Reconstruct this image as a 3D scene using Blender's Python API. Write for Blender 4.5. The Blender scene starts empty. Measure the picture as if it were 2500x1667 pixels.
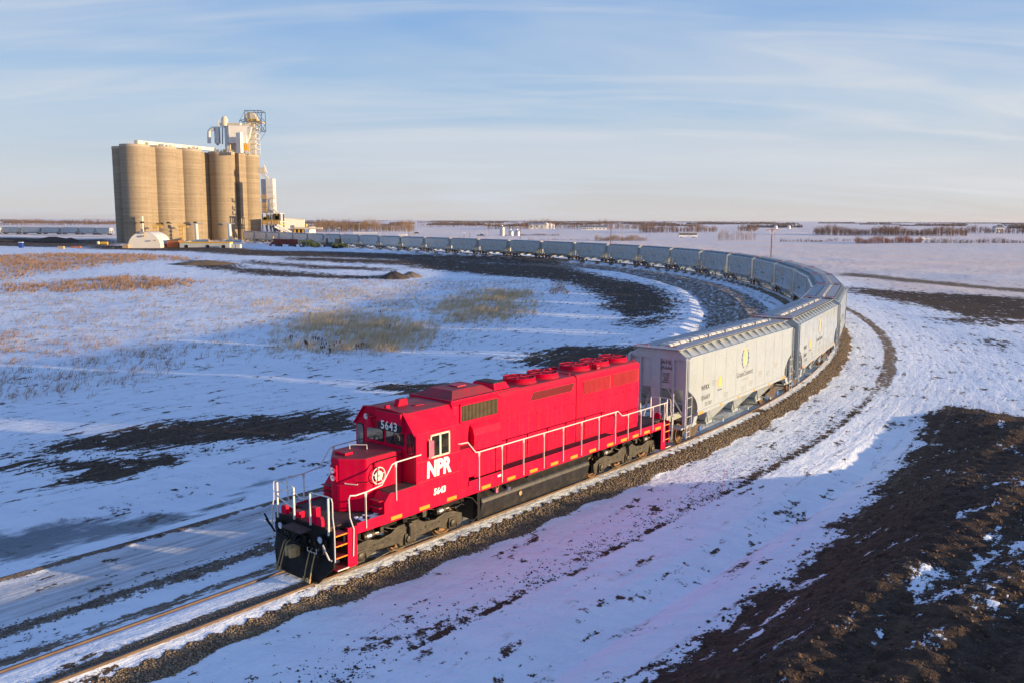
import bpy, bmesh, math, random
import numpy as np
from mathutils import Vector, Matrix
random.seed(7); np.random.seed(7)
R = math.radians
scene = bpy.context.scene
C = scene.collection

# ------------------------------------------------------------------ camera, sky, sun, exposure
F_PX, PITCH, ROLL, CAM_H = 2150.03, 0.1363, 0.0033, 10.92      # focal length in pixels of a 2500 wide frame
PW, PH = 2500.0, 1667.0
cam = bpy.data.cameras.new('camera'); cam_o = bpy.data.objects.new('camera', cam); C.objects.link(cam_o)
cam.sensor_width = 36.0; cam.lens = F_PX / PW * 36.0; cam.clip_start = 0.5; cam.clip_end = 60000
cam_o.location = (0, 0, CAM_H)
cam_o.rotation_euler = (Matrix.Rotation(math.pi/2 - PITCH, 3, 'X') @ Matrix.Rotation(ROLL, 3, 'Z')).to_euler()
scene.camera = cam_o

SUN_EL = R(5.4); SUN_AZ = Vector((0.969, -0.247, 0)).normalized()
SUN_DIR = Vector((SUN_AZ.x*math.cos(SUN_EL), SUN_AZ.y*math.cos(SUN_EL), math.sin(SUN_EL)))
world = bpy.data.worlds.new('World'); scene.world = world; world.use_nodes = True
wn, wl = world.node_tree.nodes, world.node_tree.links
wn.clear()
w_out = wn.new('ShaderNodeOutputWorld'); w_bg = wn.new('ShaderNodeBackground'); wl.new(w_bg.outputs[0], w_out.inputs[0])
sky = wn.new('ShaderNodeTexSky'); sky.sky_type = 'NISHITA'; sky.sun_disc = False
sky.sun_elevation = SUN_EL; sky.sun_rotation = math.atan2(SUN_AZ.x, SUN_AZ.y)
sky.altitude = 500; sky.air_density = 1.0; sky.dust_density = 0.6; sky.ozone_density = 2.0
SKY_STRENGTH = 0.13
def wmath(op, a, b=None, clamp=False):
    n = wn.new('ShaderNodeMath'); n.operation = op; n.use_clamp = clamp
    for i, s in enumerate((a, b)):
        if s is None: continue
        if isinstance(s, (int, float)): n.inputs[i].default_value = s
        else: wl.new(s, n.inputs[i])
    return n.outputs[0]
tc = wn.new('ShaderNodeTexCoord'); sep = wn.new('ShaderNodeSeparateXYZ'); wl.new(tc.outputs['Generated'], sep.inputs[0])
dz = wmath('MAXIMUM', sep.outputs[2], 0.0)
den = wmath('ADD', dz, 0.20)
cx = wmath('DIVIDE', sep.outputs[0], den); cy = wmath('DIVIDE', sep.outputs[1], den)
cmb = wn.new('ShaderNodeCombineXYZ'); wl.new(cx, cmb.inputs[0]); wl.new(cy, cmb.inputs[1])
def cloud(rot, sc, scale, detail, lo, hi, dist=0.6):
    mp = wn.new('ShaderNodeMapping'); mp.inputs['Rotation'].default_value = (0, 0, rot); mp.inputs['Scale'].default_value = sc
    wl.new(cmb.outputs[0], mp.inputs[0])
    nz = wn.new('ShaderNodeTexNoise'); nz.inputs['Scale'].default_value = scale; nz.inputs['Detail'].default_value = detail
    nz.inputs['Roughness'].default_value = 0.55; nz.inputs['Distortion'].default_value = dist
    wl.new(mp.outputs[0], nz.inputs[0])
    mr = wn.new('ShaderNodeMapRange'); mr.interpolation_type = 'SMOOTHSTEP'
    mr.inputs[1].default_value = lo; mr.inputs[2].default_value = hi; wl.new(nz.outputs[0], mr.inputs[0])
    return mr.outputs[0]
c1 = cloud(R(-22), (0.50, 1.0, 1), 0.95, 4, 0.27, 0.76, 0.9)
c2 = cloud(R(-12), (0.40, 1.9, 1), 1.6, 6, 0.42, 0.78, 1.2)
cl = wmath('ADD', wmath('MULTIPLY', c1, 0.85), wmath('MULTIPLY', c2, 0.62), True)
hi = wn.new('ShaderNodeMapRange'); hi.inputs[1].default_value = 0.5; hi.inputs[2].default_value = 0.15; hi.inputs[3].default_value = 0.45; hi.inputs[4].default_value = 0.8; wl.new(sep.outputs[2], hi.inputs[0])
cov = wmath('MULTIPLY', cl, hi.outputs[0], True)
grad = wn.new('ShaderNodeValToRGB'); wl.new(wmath('MAXIMUM', sep.outputs[2], 0.0), grad.inputs[0])   # clear winter air: pale at the horizon, deep blue overhead
el = grad.color_ramp.elements
el[0].position = 0.0; el[0].color = (0.64, 0.615, 0.62, 1); el[1].position = 1.0; el[1].color = (0.050, 0.19, 0.60, 1)
for pz, cc in ((0.05, (0.55,0.60,0.68,1)), (0.12, (0.36,0.53,0.75,1)), (0.23, (0.185,0.385,0.74,1)), (0.38, (0.085,0.285,0.73,1))):
    e = el.new(pz); e.color = cc
gm = wn.new('ShaderNodeMix'); gm.data_type = 'RGBA'; gm.inputs[0].default_value = 0.88
gs = wn.new('ShaderNodeVectorMath'); gs.operation = 'SCALE'; gs.inputs['Scale'].default_value = 0.64/SKY_STRENGTH; wl.new(grad.outputs[0], gs.inputs[0])
wl.new(sky.outputs[0], gm.inputs[6]); wl.new(gs.outputs[0], gm.inputs[7])
smix = wn.new('ShaderNodeMix'); smix.data_type = 'RGBA'
dp = wn.new('ShaderNodeVectorMath'); dp.operation = 'DOT_PRODUCT'; wl.new(tc.outputs['Generated'], dp.inputs[0]); dp.inputs[1].default_value = tuple(SUN_DIR)
glow = wmath('POWER', wmath('ADD', wmath('MULTIPLY', dp.outputs['Value'], 0.5), 0.5), 4.0)      # thin cloud scatters the low sun forward
ccol = wn.new('ShaderNodeMix'); ccol.data_type = 'RGBA'; wl.new(glow, ccol.inputs[0])
ccol.inputs[6].default_value = (3.0, 3.25, 3.6, 1); ccol.inputs[7].default_value = (6.5, 5.4, 4.2, 1)
wl.new(cov, smix.inputs[0]); wl.new(gm.outputs[2], smix.inputs[6]); wl.new(ccol.outputs[2], smix.inputs[7])
wl.new(smix.outputs[2], w_bg.inputs[0]); w_bg.inputs[1].default_value = SKY_STRENGTH
sun = bpy.data.lights.new('sun', 'SUN'); sun.energy = 5.0; sun.angle = R(0.6); sun.color = (1.0, 0.715, 0.40)
sun_o = bpy.data.objects.new('sun', sun); C.objects.link(sun_o); sun_o.location = (60, -20, 40)
sun_o.rotation_euler = SUN_DIR.to_track_quat('Z', 'Y').to_euler()
vs = scene.view_settings; vs.view_transform = 'Standard'; vs.look = 'None'; vs.exposure = 0.72; vs.gamma = 1.0; vs.use_curve_mapping = False
scene.render.engine = 'CYCLES'
scene.cycles.max_bounces = 6; scene.cycles.diffuse_bounces = 3; scene.cycles.glossy_bounces = 3; scene.cycles.transmission_bounces = 4
scene.cycles.volume_bounces = 0; scene.cycles.use_denoising = True; scene.cycles.sample_clamp_indirect = 6

# ------------------------------------------------------------------ helpers
def ray_at(u, v):
    a = u - PW/2; b = v - PH/2
    cr, sr = math.cos(ROLL), math.sin(ROLL)
    x = a*cr + b*sr; w = -a*sr + b*cr
    c, s = math.cos(PITCH), math.sin(PITCH)
    return (x/F_PX, c - s*w/F_PX, -s - c*w/F_PX)
def gpt(u, v, z=-0.8):                 # the place on level ground seen at a point of the photograph (2500 x 1667)
    d = ray_at(u, v); t = (z - CAM_H)/d[2]
    return (d[0]*t, d[1]*t, z)
def dpt(u, v, depth):                  # the place at a given distance ahead
    d = ray_at(u, v); t = depth/d[1]
    return (d[0]*t, depth, CAM_H + d[2]*t)
def gd(x, y, z=-0.8): return gpt(x/0.9408, y/0.9408, z)

class MB:
    """collects geometry for one mesh"""
    def __init__(s): s.v = []; s.f = []
    def add(s, vs, fs):
        o = len(s.v); s.v += [tuple(p) for p in vs]; s.f += [tuple(i+o for i in q) for q in fs]; return s
    def box(s, x0, x1, y0, y1, z0, z1):
        return s.add([(x0,y0,z0),(x1,y0,z0),(x1,y1,z0),(x0,y1,z0),(x0,y0,z1),(x1,y0,z1),(x1,y1,z1),(x0,y1,z1)],
                     [(0,3,2,1),(4,5,6,7),(0,1,5,4),(1,2,6,5),(2,3,7,6),(3,0,4,7)])
    def cbox(s, c, d): return s.box(c[0]-d[0]/2, c[0]+d[0]/2, c[1]-d[1]/2, c[1]+d[1]/2, c[2]-d[2]/2, c[2]+d[2]/2)
    def prism(s, pts, ax, a0, a1):
        n = len(pts)
        def P(p, a):
            return (a,p[0],p[1]) if ax == 'x' else ((p[0],a,p[1]) if ax == 'y' else (p[0],p[1],a))
        vs = [P(p,a0) for p in pts] + [P(p,a1) for p in pts]
        fs = [tuple(range(n))[::-1], tuple(range(n,2*n))] + [(i,(i+1)%n,n+(i+1)%n,n+i) for i in range(n)]
        return s.add(vs, fs)
    def loft(s, rings, caps=True):
        n = len(rings[0]); vs = [p for r in rings for p in r]; fs = []
        for k in range(len(rings)-1):
            for i in range(n):
                j = (i+1) % n; fs.append((k*n+i, k*n+j, (k+1)*n+j, (k+1)*n+i))
        if caps: fs += [tuple(range(n))[::-1], tuple(range((len(rings)-1)*n, len(rings)*n))]
        return s.add(vs, fs)
    def cyl(s, p0, p1, r0, r1=None, n=12, caps=True):
        r1 = r0 if r1 is None else r1
        p0, p1 = Vector(p0), Vector(p1); d = (p1-p0).normalized()
        a = d.orthogonal().normalized(); b = d.cross(a)
        rg = [[tuple(p + (a*math.cos(2*math.pi*i/n) + b*math.sin(2*math.pi*i/n))*r) for i in range(n)] for p, r in ((p0,r0),(p1,r1))]
        return s.loft(rg, caps)
    def tube(s, pts, r, n=6):
        pts = [Vector(p) for p in pts]; rings = []; a = None
        for i, p in enumerate(pts):
            d = (pts[min(i+1,len(pts)-1)] - pts[max(i-1,0)]).normalized()
            if a is None: a = d.orthogonal().normalized()
            else:
                a = a - d*a.dot(d); a = a.normalized() if a.length > 1e-6 else d.orthogonal().normalized()
            b = d.cross(a)
            rings.append([tuple(p + (a*math.cos(2*math.pi*k/n) + b*math.sin(2*math.pi*k/n))*r) for k in range(n)])
        return s.loft(rings)
    def bar(s, p0, p1, w, h=None):          # square bar
        h = w if h is None else h
        p0, p1 = Vector(p0), Vector(p1); d = (p1-p0).normalized()
        up = Vector((0,0,1)) if abs(d.z) < 0.95 else Vector((1,0,0))
        a = d.cross(up).normalized(); b = a.cross(d)
        q = [(-1,-1),(1,-1),(1,1),(-1,1)]
        return s.loft([[tuple(p + a*w/2*i + b*h/2*j) for i, j in q] for p in (p0,p1)])
    def lathe(s, c, prof, n=20, ax='z'):     # prof: (radius, height)
        rg = []
        for r, h in prof:
            ring = []
            for i in range(n):
                x, y = r*math.cos(2*math.pi*i/n), r*math.sin(2*math.pi*i/n)
                ring.append((c[0]+x, c[1]+y, c[2]+h) if ax == 'z' else ((c[0]+x, c[1]+h, c[2]+y) if ax == 'y' else (c[0]+h, c[1]+x, c[2]+y)))
            rg.append(ring)
        return s.loft(rg)
    def ring(s, c, r, rr, n=20, m=6, ax='y'):    # torus
        vs = []; fs = []
        for i in range(n):
            a = 2*math.pi*i/n
            for j in range(m):
                b = 2*math.pi*j/m; q = r + rr*math.cos(b); h = rr*math.sin(b)
                x, y = q*math.cos(a), q*math.sin(a)
                vs.append((c[0]+x, c[1]+h, c[2]+y) if ax == 'y' else ((c[0]+x, c[1]+y, c[2]+h) if ax == 'z' else (c[0]+h, c[1]+x, c[2]+y)))
        for i in range(n):
            for j in range(m):
                fs.append((i*m+j, ((i+1)%n)*m+j, ((i+1)%n)*m+(j+1)%m, i*m+(j+1)%m))
        return s.add(vs, fs)
    def mesh(s, name, flip=False, smooth=False):
        me = bpy.data.meshes.new(name)
        vs = [(-x,y,z) for x,y,z in s.v] if flip else s.v
        me.from_pydata(vs, [], s.f)
        b = bmesh.new(); b.from_mesh(me); bmesh.ops.recalc_face_normals(b, faces=b.faces[:]); b.to_mesh(me); b.free()
        if smooth:
            for p in me.polygons: p.use_smooth = True
            me.set_sharp_from_angle(angle=R(38))
        return me
    def build(s, name, m, parent=None, flip=False, smooth=False, bevel=0, **tg):
        o = bpy.data.objects.new(name, s.mesh(name, flip, smooth)); C.objects.link(o)
        o.data.materials.append(M[m] if isinstance(m, str) else m)
        if parent: o.parent = parent
        if bevel:
            b = o.modifiers.new('edge', 'BEVEL'); b.width = bevel; b.segments = 2; b.limit_method = 'ANGLE'; b.angle_limit = R(35)
        if tg: tag(o, **tg)
        return o
def tag(o, label=None, cat=None, group=None, kind=None):
    if label: o['label'] = label
    if cat: o['category'] = cat
    if group: o['group'] = group
    if kind: o['kind'] = kind
    return o
def thing(name, label, cat, loc=(0,0,0), rz=0, group=None):
    o = bpy.data.objects.new(name, None); C.objects.link(o); o.empty_display_size = 0.3
    o.location = loc; o.rotation_euler = (0,0,rz)
    return tag(o, label, cat, group)
def copy_tree(o, parent=None):
    c = o.copy(); C.objects.link(c); c.parent = parent
    for ch in o.children: copy_tree(ch, c)
    return c
def flatten(T):
    """a sub-part that has pieces of its own becomes a part, so nothing lies deeper than thing > part > sub-part"""
    for part in list(T.children):
        for s in list(part.children):
            if s.children: s.parent = T
    return T
def fast_mesh(name, verts, faces_flat, nside, m, parent=None):
    """big meshes from numpy arrays, every face with nside corners"""
    me = bpy.data.meshes.new(name); nv = len(verts); nf = len(faces_flat)//nside
    me.vertices.add(nv); me.vertices.foreach_set('co', np.asarray(verts, np.float32).ravel())
    me.loops.add(nf*nside); me.loops.foreach_set('vertex_index', np.asarray(faces_flat, np.int32))
    me.polygons.add(nf); me.polygons.foreach_set('loop_start', np.arange(0, nf*nside, nside, dtype=np.int32))
    me.update(calc_edges=True)
    o = bpy.data.objects.new(name, me); C.objects.link(o); me.materials.append(M[m])
    if parent: o.parent = parent
    return o
def text_mesh(txt, size, bold=0.0, align='CENTER', shear=0.0, depth=0.004, spacing=1.0, xs=1.0):
    cu = bpy.data.curves.new('lettering', 'FONT'); cu.body = txt; cu.size = size; cu.offset = bold; cu.align_x = align; cu.align_y = 'CENTER'
    cu.shear = shear; cu.extrude = depth; cu.space_character = spacing; cu.resolution_u = 3
    o = bpy.data.objects.new('lettering', cu); C.objects.link(o)
    dg = bpy.context.evaluated_depsgraph_get(); dg.update()
    me = bpy.data.meshes.new_from_object(o.evaluated_get(dg)); bpy.data.objects.remove(o)
    if xs != 1.0:
        for v in me.vertices: v.co.x *= xs
    return me
def put_text(name, me, m, parent, loc, rot):
    o = bpy.data.objects.new(name, me); C.objects.link(o); o.parent = parent; o.location = loc; o.rotation_euler = rot
    if not me.materials: me.materials.append(M[m])
    return o

# ------------------------------------------------------------------ materials
M = {}
class NT:
    def __init__(s, name):
        s.m = bpy.data.materials.new(name); s.m.use_nodes = True; s.n = s.m.node_tree.nodes; s.l = s.m.node_tree.links
        s.b = s.n['Principled BSDF']; M[name] = s.m
    def node(s, t, **kw):
        n = s.n.new(t)
        for k, v in kw.items(): setattr(n, k, v)
        return n
    def link(s, a, b): s.l.new(a, b)
    def val(s, sock, x):
        if isinstance(x, (int, float)): sock.default_value = x
        elif isinstance(x, tuple): sock.default_value = x if len(x) == len(sock.default_value) else x + (1,)
        else: s.link(x, sock)
    def math(s, op, a, b=0.0, clamp=False):
        n = s.node('ShaderNodeMath', operation=op, use_clamp=clamp); s.val(n.inputs[0], a); s.val(n.inputs[1], b); return n.outputs[0]
    def mix(s, f, a, b):
        n = s.node('ShaderNodeMix', data_type='RGBA'); s.val(n.inputs[0], f); s.val(n.inputs[6], a); s.val(n.inputs[7], b); return n.outputs[2]
    def coord(s, kind='Object', scale=(1,1,1), rot=0.0):
        tc = s.node('ShaderNodeTexCoord'); mp = s.node('ShaderNodeMapping'); s.link(tc.outputs[kind], mp.inputs[0])
        mp.inputs['Scale'].default_value = scale; mp.inputs['Rotation'].default_value = (0,0,rot); return mp.outputs[0]
    def noise(s, vec, scale, detail=4, rough=0.55, dist=0.0):
        n = s.node('ShaderNodeTexNoise'); s.link(vec, n.inputs[0]); n.inputs['Scale'].default_value = scale
        n.inputs['Detail'].default_value = detail; n.inputs['Roughness'].default_value = rough; n.inputs['Distortion'].default_value = dist
        return n.outputs[0]
    def ramp(s, f, lo, hi, a=0.0, b=1.0, smooth=True):
        n = s.node('ShaderNodeMapRange', interpolation_type='SMOOTHSTEP' if smooth else 'LINEAR'); s.val(n.inputs[0], f)
        n.inputs[1].default_value = lo; n.inputs[2].default_value = hi; n.inputs[3].default_value = a; n.inputs[4].default_value = b
        return n.outputs[0]
    def bump(s, h, strength=0.3, dist=0.05, base=None):
        n = s.node('ShaderNodeBump'); n.inputs['Strength'].default_value = strength; n.inputs['Distance'].default_value = dist
        s.link(h, n.inputs['Height'])
        if base is not None: s.link(base, n.inputs['Normal'])
        return n.outputs[0]
    def set(s, **kw):
        names = dict(col='Base Color', rough='Roughness', metal='Metallic', normal='Normal', coat='Coat Weight', coatr='Coat Roughness', spec='Specular IOR Level', alpha='Alpha', trans='Transmission Weight', ior='IOR', emit='Emission Color', estr='Emission Strength')
        for k, v in kw.items(): s.val(s.b.inputs[names[k]], v)
        return s
def paint(name, c, rough=0.45, var=0.12, grime=None, gamt=0.35, nscale=1.6, metal=0.0, coat=0.0, streak=0.0, bump=0.0, kind='Object', top_dust=None, top_amt=0.0, spec=0.5):
    """paint or metal: colour varies a little, dirt gathers in patches, runs and on upward faces"""
    t = NT(name); v = t.coord(kind)
    n1 = t.noise(v, nscale, 5, 0.6)
    col = t.mix(t.ramp(n1, 0.3, 0.75), tuple(x*(1-var) for x in c), tuple(min(1, x*(1+var)) for x in c))
    if grime:
        vs = t.coord(kind, (2.2, 2.2, 0.25))
        n2 = t.noise(vs, 2.5, 6, 0.65)
        n3 = t.noise(v, nscale*5, 6, 0.7)
        g = t.ramp(t.math('ADD', t.math('MULTIPLY', n2, 0.6+streak), t.math('MULTIPLY', n3, 0.5)), 0.52, 0.95+streak*0.4)
        col = t.mix(t.math('MULTIPLY', g, gamt), col, grime)
    if top_dust:
        ge = t.node('ShaderNodeNewGeometry'); sp = t.node('ShaderNodeSeparateXYZ'); t.link(ge.outputs['Normal'], sp.inputs[0])
        up = t.ramp(sp.outputs[2], 0.55, 0.95)
        k = t.math('MULTIPLY', up, t.ramp(t.noise(v, 2.2, 6, 0.65), 0.25, 0.75, 0.55, 1.0))
        col = t.mix(t.math('MULTIPLY', k, top_amt), col, top_dust)
    rr = t.ramp(t.noise(v, nscale*3, 4), 0.25, 0.8, max(0.05, rough-0.1), min(1, rough+0.15))
    t.set(col=col, rough=rr, metal=metal, coat=coat, coatr=0.12, spec=spec)
    if bump: t.set(normal=t.bump(t.noise(v, 14, 5), bump, 0.03))
    return t.m
paint('red', (0.64, 0.0006, 0.040), 0.5, 0.12, (0.60, 0.040, 0.075), 0.42, 0.8, spec=0.10, streak=0.1, top_dust=(0.15, 0.062, 0.062), top_amt=0.95)
paint('red_dark', (0.50, 0.002, 0.03), 0.5, 0.1, (0.2, 0.03, 0.03), 0.3)
paint('deck', (0.060, 0.038, 0.036), 0.85, 0.3, (0.12, 0.08, 0.07), 0.5, 2.5, bump=0.3)
paint('hand_white', (0.68, 0.66, 0.61), 0.45, 0.06, (0.45, 0.38, 0.3), 0.35)
paint('orange', (0.95, 0.30, 0.01), 0.35, 0.06)
paint('black_metal', (0.007, 0.007, 0.008), 0.55, 0.3, (0.04, 0.033, 0.024), 0.35, 2.0, bump=0.12, spec=0.2)
paint('truck_metal', (0.040, 0.033, 0.020), 0.5, 0.5, (0.20, 0.145, 0.065), 0.75, 4.0, bump=0.5)
paint('tank_black', (0.022, 0.022, 0.022), 0.42, 0.25, (0.16, 0.13, 0.09), 0.45, 1.4, streak=0.1)
paint('wheel_steel', (0.20, 0.12, 0.065), 0.45, 0.25, (0.30, 0.20, 0.10), 0.5, 3.0, metal=0.5)
paint('rail_rust', (0.125, 0.075, 0.045), 0.5, 0.25, (0.22, 0.13, 0.07), 0.5, 3.0)
paint('steel_bright', (0.55, 0.54, 0.52), 0.3, 0.1, metal=0.9)
paint('brass', (0.42, 0.28, 0.12), 0.5, 0.2, (0.2, 0.14, 0.07), 0.5, 4.0)
paint('grille', (0.10, 0.07, 0.03), 0.6, 0.3, (0.25, 0.15, 0.05), 0.5, 3.0)
paint('grille_dark', (0.035, 0.010, 0.012), 0.6, 0.3)
paint('rubber', (0.012, 0.012, 0.013), 0.7, 0.2)
paint('hopper', (0.385, 0.438, 0.455), 0.28, 0.02, (0.27, 0.295, 0.29), 0.35, 0.35, coat=0.5, streak=0.3, top_dust=(0.42, 0.41, 0.38), top_amt=0.3)
paint('hopper_roof', (0.32, 0.36, 0.385), 0.45, 0.05, (0.40, 0.38, 0.35), 0.35, 1.2)
paint('hatch_white', (0.54, 0.54, 0.52), 0.5, 0.05, (0.42, 0.38, 0.32), 0.35, 1.5)
paint('grating', (0.33, 0.34, 0.36), 0.6, 0.1, (0.22, 0.2, 0.18), 0.4, 2.0)
paint('decal_black', (0.022, 0.024, 0.028), 0.5, 0.1)
paint('decal_blue', (0.012, 0.035, 0.16), 0.5, 0.1)
paint('decal_navy', (0.035, 0.04, 0.065), 0.5, 0.1)
paint('decal_grey', (0.42, 0.43, 0.42), 0.5, 0.05)
paint('decal_yellow', (0.75, 0.42, 0.03), 0.45, 0.06)
paint('decal_red', (0.45, 0.16, 0.12), 0.5, 0.1)
paint('decal_white', (0.80, 0.79, 0.76), 0.45, 0.05)
paint('cap_blue', (0.06, 0.16, 0.42), 0.45, 0.2, (0.2, 0.15, 0.1), 0.4, 4.0)
paint('white_panel', (0.64, 0.62, 0.57), 0.5, 0.05, (0.50, 0.46, 0.38), 0.3, 0.15, streak=0.1)
paint('grey_panel', (0.42, 0.43, 0.44), 0.5, 0.06, (0.3, 0.28, 0.25), 0.3, 0.3)
paint('yellow_paint', (0.72, 0.42, 0.03), 0.5, 0.12, (0.35, 0.2, 0.04), 0.3, 0.6)
paint('machine_yellow', (0.36, 0.27, 0.035), 0.55, 0.2, (0.10, 0.08, 0.04), 0.5, 0.8)
paint('gondola_red', (0.17, 0.030, 0.020), 0.7, 0.2, (0.10, 0.05, 0.035), 0.5, 0.6)
paint('container_orange', (0.46, 0.13, 0.035), 0.6, 0.12, (0.22, 0.07, 0.03), 0.4, 0.5)
paint('container_red', (0.32, 0.035, 0.03), 0.6, 0.12)
paint('trailer_wall', (0.56, 0.57, 0.53), 0.55, 0.05, (0.40, 0.40, 0.36), 0.3, 0.5)
paint('dark_gap', (0.02, 0.02, 0.022), 0.7, 0.2)
paint('galvanised', (0.50, 0.51, 0.52), 0.35, 0.08, (0.35, 0.34, 0.33), 0.3, 0.6, metal=0.6)
paint('lattice_blue', (0.10, 0.13, 0.17), 0.5, 0.1)
paint('pole_wood', (0.20, 0.085, 0.045), 0.8, 0.2, (0.10, 0.05, 0.03), 0.4, 1.5)
paint('pole_pale', (0.50, 0.38, 0.28), 0.8, 0.15, (0.3, 0.2, 0.14), 0.4, 1.5)
paint('toilet_blue', (0.015, 0.06, 0.30), 0.5, 0.1)
paint('crate_tan', (0.48, 0.33, 0.20), 0.7, 0.12, (0.3, 0.2, 0.1), 0.4, 1.0)
paint('house_white', (0.72, 0.72, 0.72), 0.6, 0.05)
paint('roof_grey', (0.20, 0.21, 0.23), 0.7, 0.1)
paint('car_dark', (0.02, 0.022, 0.025), 0.25, 0.1, coat=0.6)
paint('car_white', (0.75, 0.75, 0.75), 0.3, 0.03, coat=0.6)
paint('bark', (0.23, 0.145, 0.095), 0.9, 0.25, (0.13, 0.085, 0.06), 0.4, 0.3, kind='Generated')
paint('bark_tan', (0.33, 0.22, 0.12), 0.9, 0.25, (0.2, 0.13, 0.08), 0.4, 0.3, kind='Generated')
paint('bark_dark', (0.12, 0.065, 0.045), 0.9, 0.3, (0.07, 0.045, 0.035), 0.4, 0.3, kind='Generated')
paint('spruce', (0.030, 0.040, 0.028), 0.9, 0.3)
paint('weed_brown', (0.10, 0.045, 0.035), 0.9, 0.2)
paint('stake_pink', (0.75, 0.30, 0.26), 0.7, 0.1)
paint('lens', (0.75, 0.78, 0.82), 0.08, 0.02, metal=0.6, coat=1.0)
t = NT('glass_dark'); v = t.coord(); t.set(col=t.mix(t.ramp(t.noise(v, 3.0, 3), 0.35, 0.7), (0.012,0.014,0.018), (0.05,0.045,0.04)), rough=0.06, coat=1.0, spec=0.8)
# vertically streaked cast concrete with faint lift lines
t = NT('concrete'); v = t.coord('Object'); sx = t.node('ShaderNodeSeparateXYZ'); t.link(v, sx.inputs[0])
lift = t.noise(t.coord('Object', (0.02,0.02,0.9)), 1.3, 5, 0.7)
runs = t.noise(t.coord('Object', (0.45,0.45,0.012)), 1.0, 5, 0.65)
fine = t.noise(v, 0.9, 6, 0.65)
k = t.math('ADD', t.math('ADD', t.math('MULTIPLY', lift, 0.55), t.math('MULTIPLY', runs, 0.30)), t.math('MULTIPLY', fine, 0.25))
col = t.mix(t.ramp(k, 0.36, 0.72), (0.20,0.158,0.106), (0.35,0.28,0.19))
t.set(col=col, rough=0.9, normal=t.bump(t.math('ADD', lift, t.math('MULTIPLY', fine, 0.5)), 0.35, 0.08))
for nm_, tr_ in (('dry_grass', 0.45), ('twigs', 0.2)):      # thin stems let some light through
    t = NT(nm_); at = t.node('ShaderNodeAttribute', attribute_name='tint'); t.set(col=at.outputs['Color'], rough=0.9, spec=0.1)
    tl_ = t.node('ShaderNodeBsdfTranslucent'); t.link(at.outputs['Color'], tl_.inputs[0]); mx_ = t.node('ShaderNodeMixShader'); mx_.inputs[0].default_value = tr_
    t.link(t.b.outputs[0], mx_.inputs[1]); t.link(tl_.outputs[0], mx_.inputs[2]); t.link(mx_.outputs[0], t.n['Material Output'].inputs[0])
t = NT('stone'); at = t.node('ShaderNodeAttribute', attribute_name='tint'); t.set(col=at.outputs['Color'], rough=0.85, spec=0.3)

m = bpy.data.materials.new('haze_air'); m.use_nodes = True; m.node_tree.nodes.clear(); M['haze_air'] = m
_o = m.node_tree.nodes.new('ShaderNodeOutputMaterial'); _v = m.node_tree.nodes.new('ShaderNodeVolumePrincipled'); m.node_tree.links.new(_v.outputs[0], _o.inputs['Volume'])
_v.inputs['Color'].default_value = (0.86, 0.90, 0.97, 1); _v.inputs['Density'].default_value = 2.2e-5; _v.inputs['Anisotropy'].default_value = 0.2

# ------------------------------------------------------------------ the track line
TRK_O = (-6.828, 25.770); TRK_PHI = 0.871342; CAR_L = 16.877; LOCO_L = 20.98
_ss = np.arange(-70, 600, 0.5)
_k = np.interp(_ss, 20 + np.arange(8)*45.0, [0.007977,0.006047,0.003829,0.005566,0.005643,0.004663,0.000123,-0.000116]); _k[_ss < 20] = 0
_th = TRK_PHI + np.cumsum(_k)*0.5; _i0 = int(np.argmin(abs(_ss))); _th -= _th[_i0]-TRK_PHI
_tx = np.cumsum(np.cos(_th))*0.5; _ty = np.cumsum(np.sin(_th))*0.5
_tx += TRK_O[0]-_tx[_i0]; _ty += TRK_O[1]-_ty[_i0]
def trk(s): return float(np.interp(s,_ss,_tx)), float(np.interp(s,_ss,_ty)), float(np.interp(s,_ss,_th))
def trk_off(s, d):                     # d metres to the outer (right) side
    x, y, th = trk(s); return x + math.sin(th)*d, y - math.cos(th)*d
def track_coords(x, y):
    """arc length and signed distance to the line for arrays of points"""
    st = 6; px, py, sp = _tx[::st], _ty[::st], _ss[::st]
    bs = np.full(x.shape, 0.0); bd = np.full(x.shape, 1e9); sg = np.zeros(x.shape)
    for i in range(len(px)-1):
        ax, ay = px[i], py[i]; dx, dy = px[i+1]-ax, py[i+1]-ay; L2 = dx*dx+dy*dy
        t = np.clip(((x-ax)*dx + (y-ay)*dy)/L2, 0, 1)
        ex, ey = x-ax-t*dx, y-ay-t*dy; d2 = ex*ex+ey*ey
        m = d2 < bd
        bd = np.where(m, d2, bd); bs = np.where(m, sp[i]+t*(sp[i+1]-sp[i]), bs); sg = np.where(m, np.sign(ex*dy-ey*dx), sg)
    return bs, np.sqrt(bd)*sg
def poly_sd(poly, x, y):
    """signed distance, positive inside"""
    ins = np.zeros(x.shape, bool); dm = np.full(x.shape, 1e18); n = len(poly)
    for i in range(n):
        ax, ay = poly[i][0], poly[i][1]; bx, by = poly[(i+1)%n][0], poly[(i+1)%n][1]
        dx, dy = bx-ax, by-ay; t = np.clip(((x-ax)*dx+(y-ay)*dy)/(dx*dx+dy*dy+1e-9), 0, 1)
        dm = np.minimum(dm, (x-ax-t*dx)**2 + (y-ay-t*dy)**2)
        c = ((ay > y) != (by > y)) & (x < (bx-ax)*(y-ay)/(by-ay+1e-12) + ax); ins ^= c
    return np.sqrt(dm)*np.where(ins, 1, -1)
def sstep(a, b, x):
    t = np.clip((x-a)/(b-a), 0, 1); return t*t*(3-2*t)
def band(x, a, b, w): return sstep(a-w, a+w, x)*(1-sstep(b-w, b+w, x))
_rs = np.random.RandomState(3)
_waves = []
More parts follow.
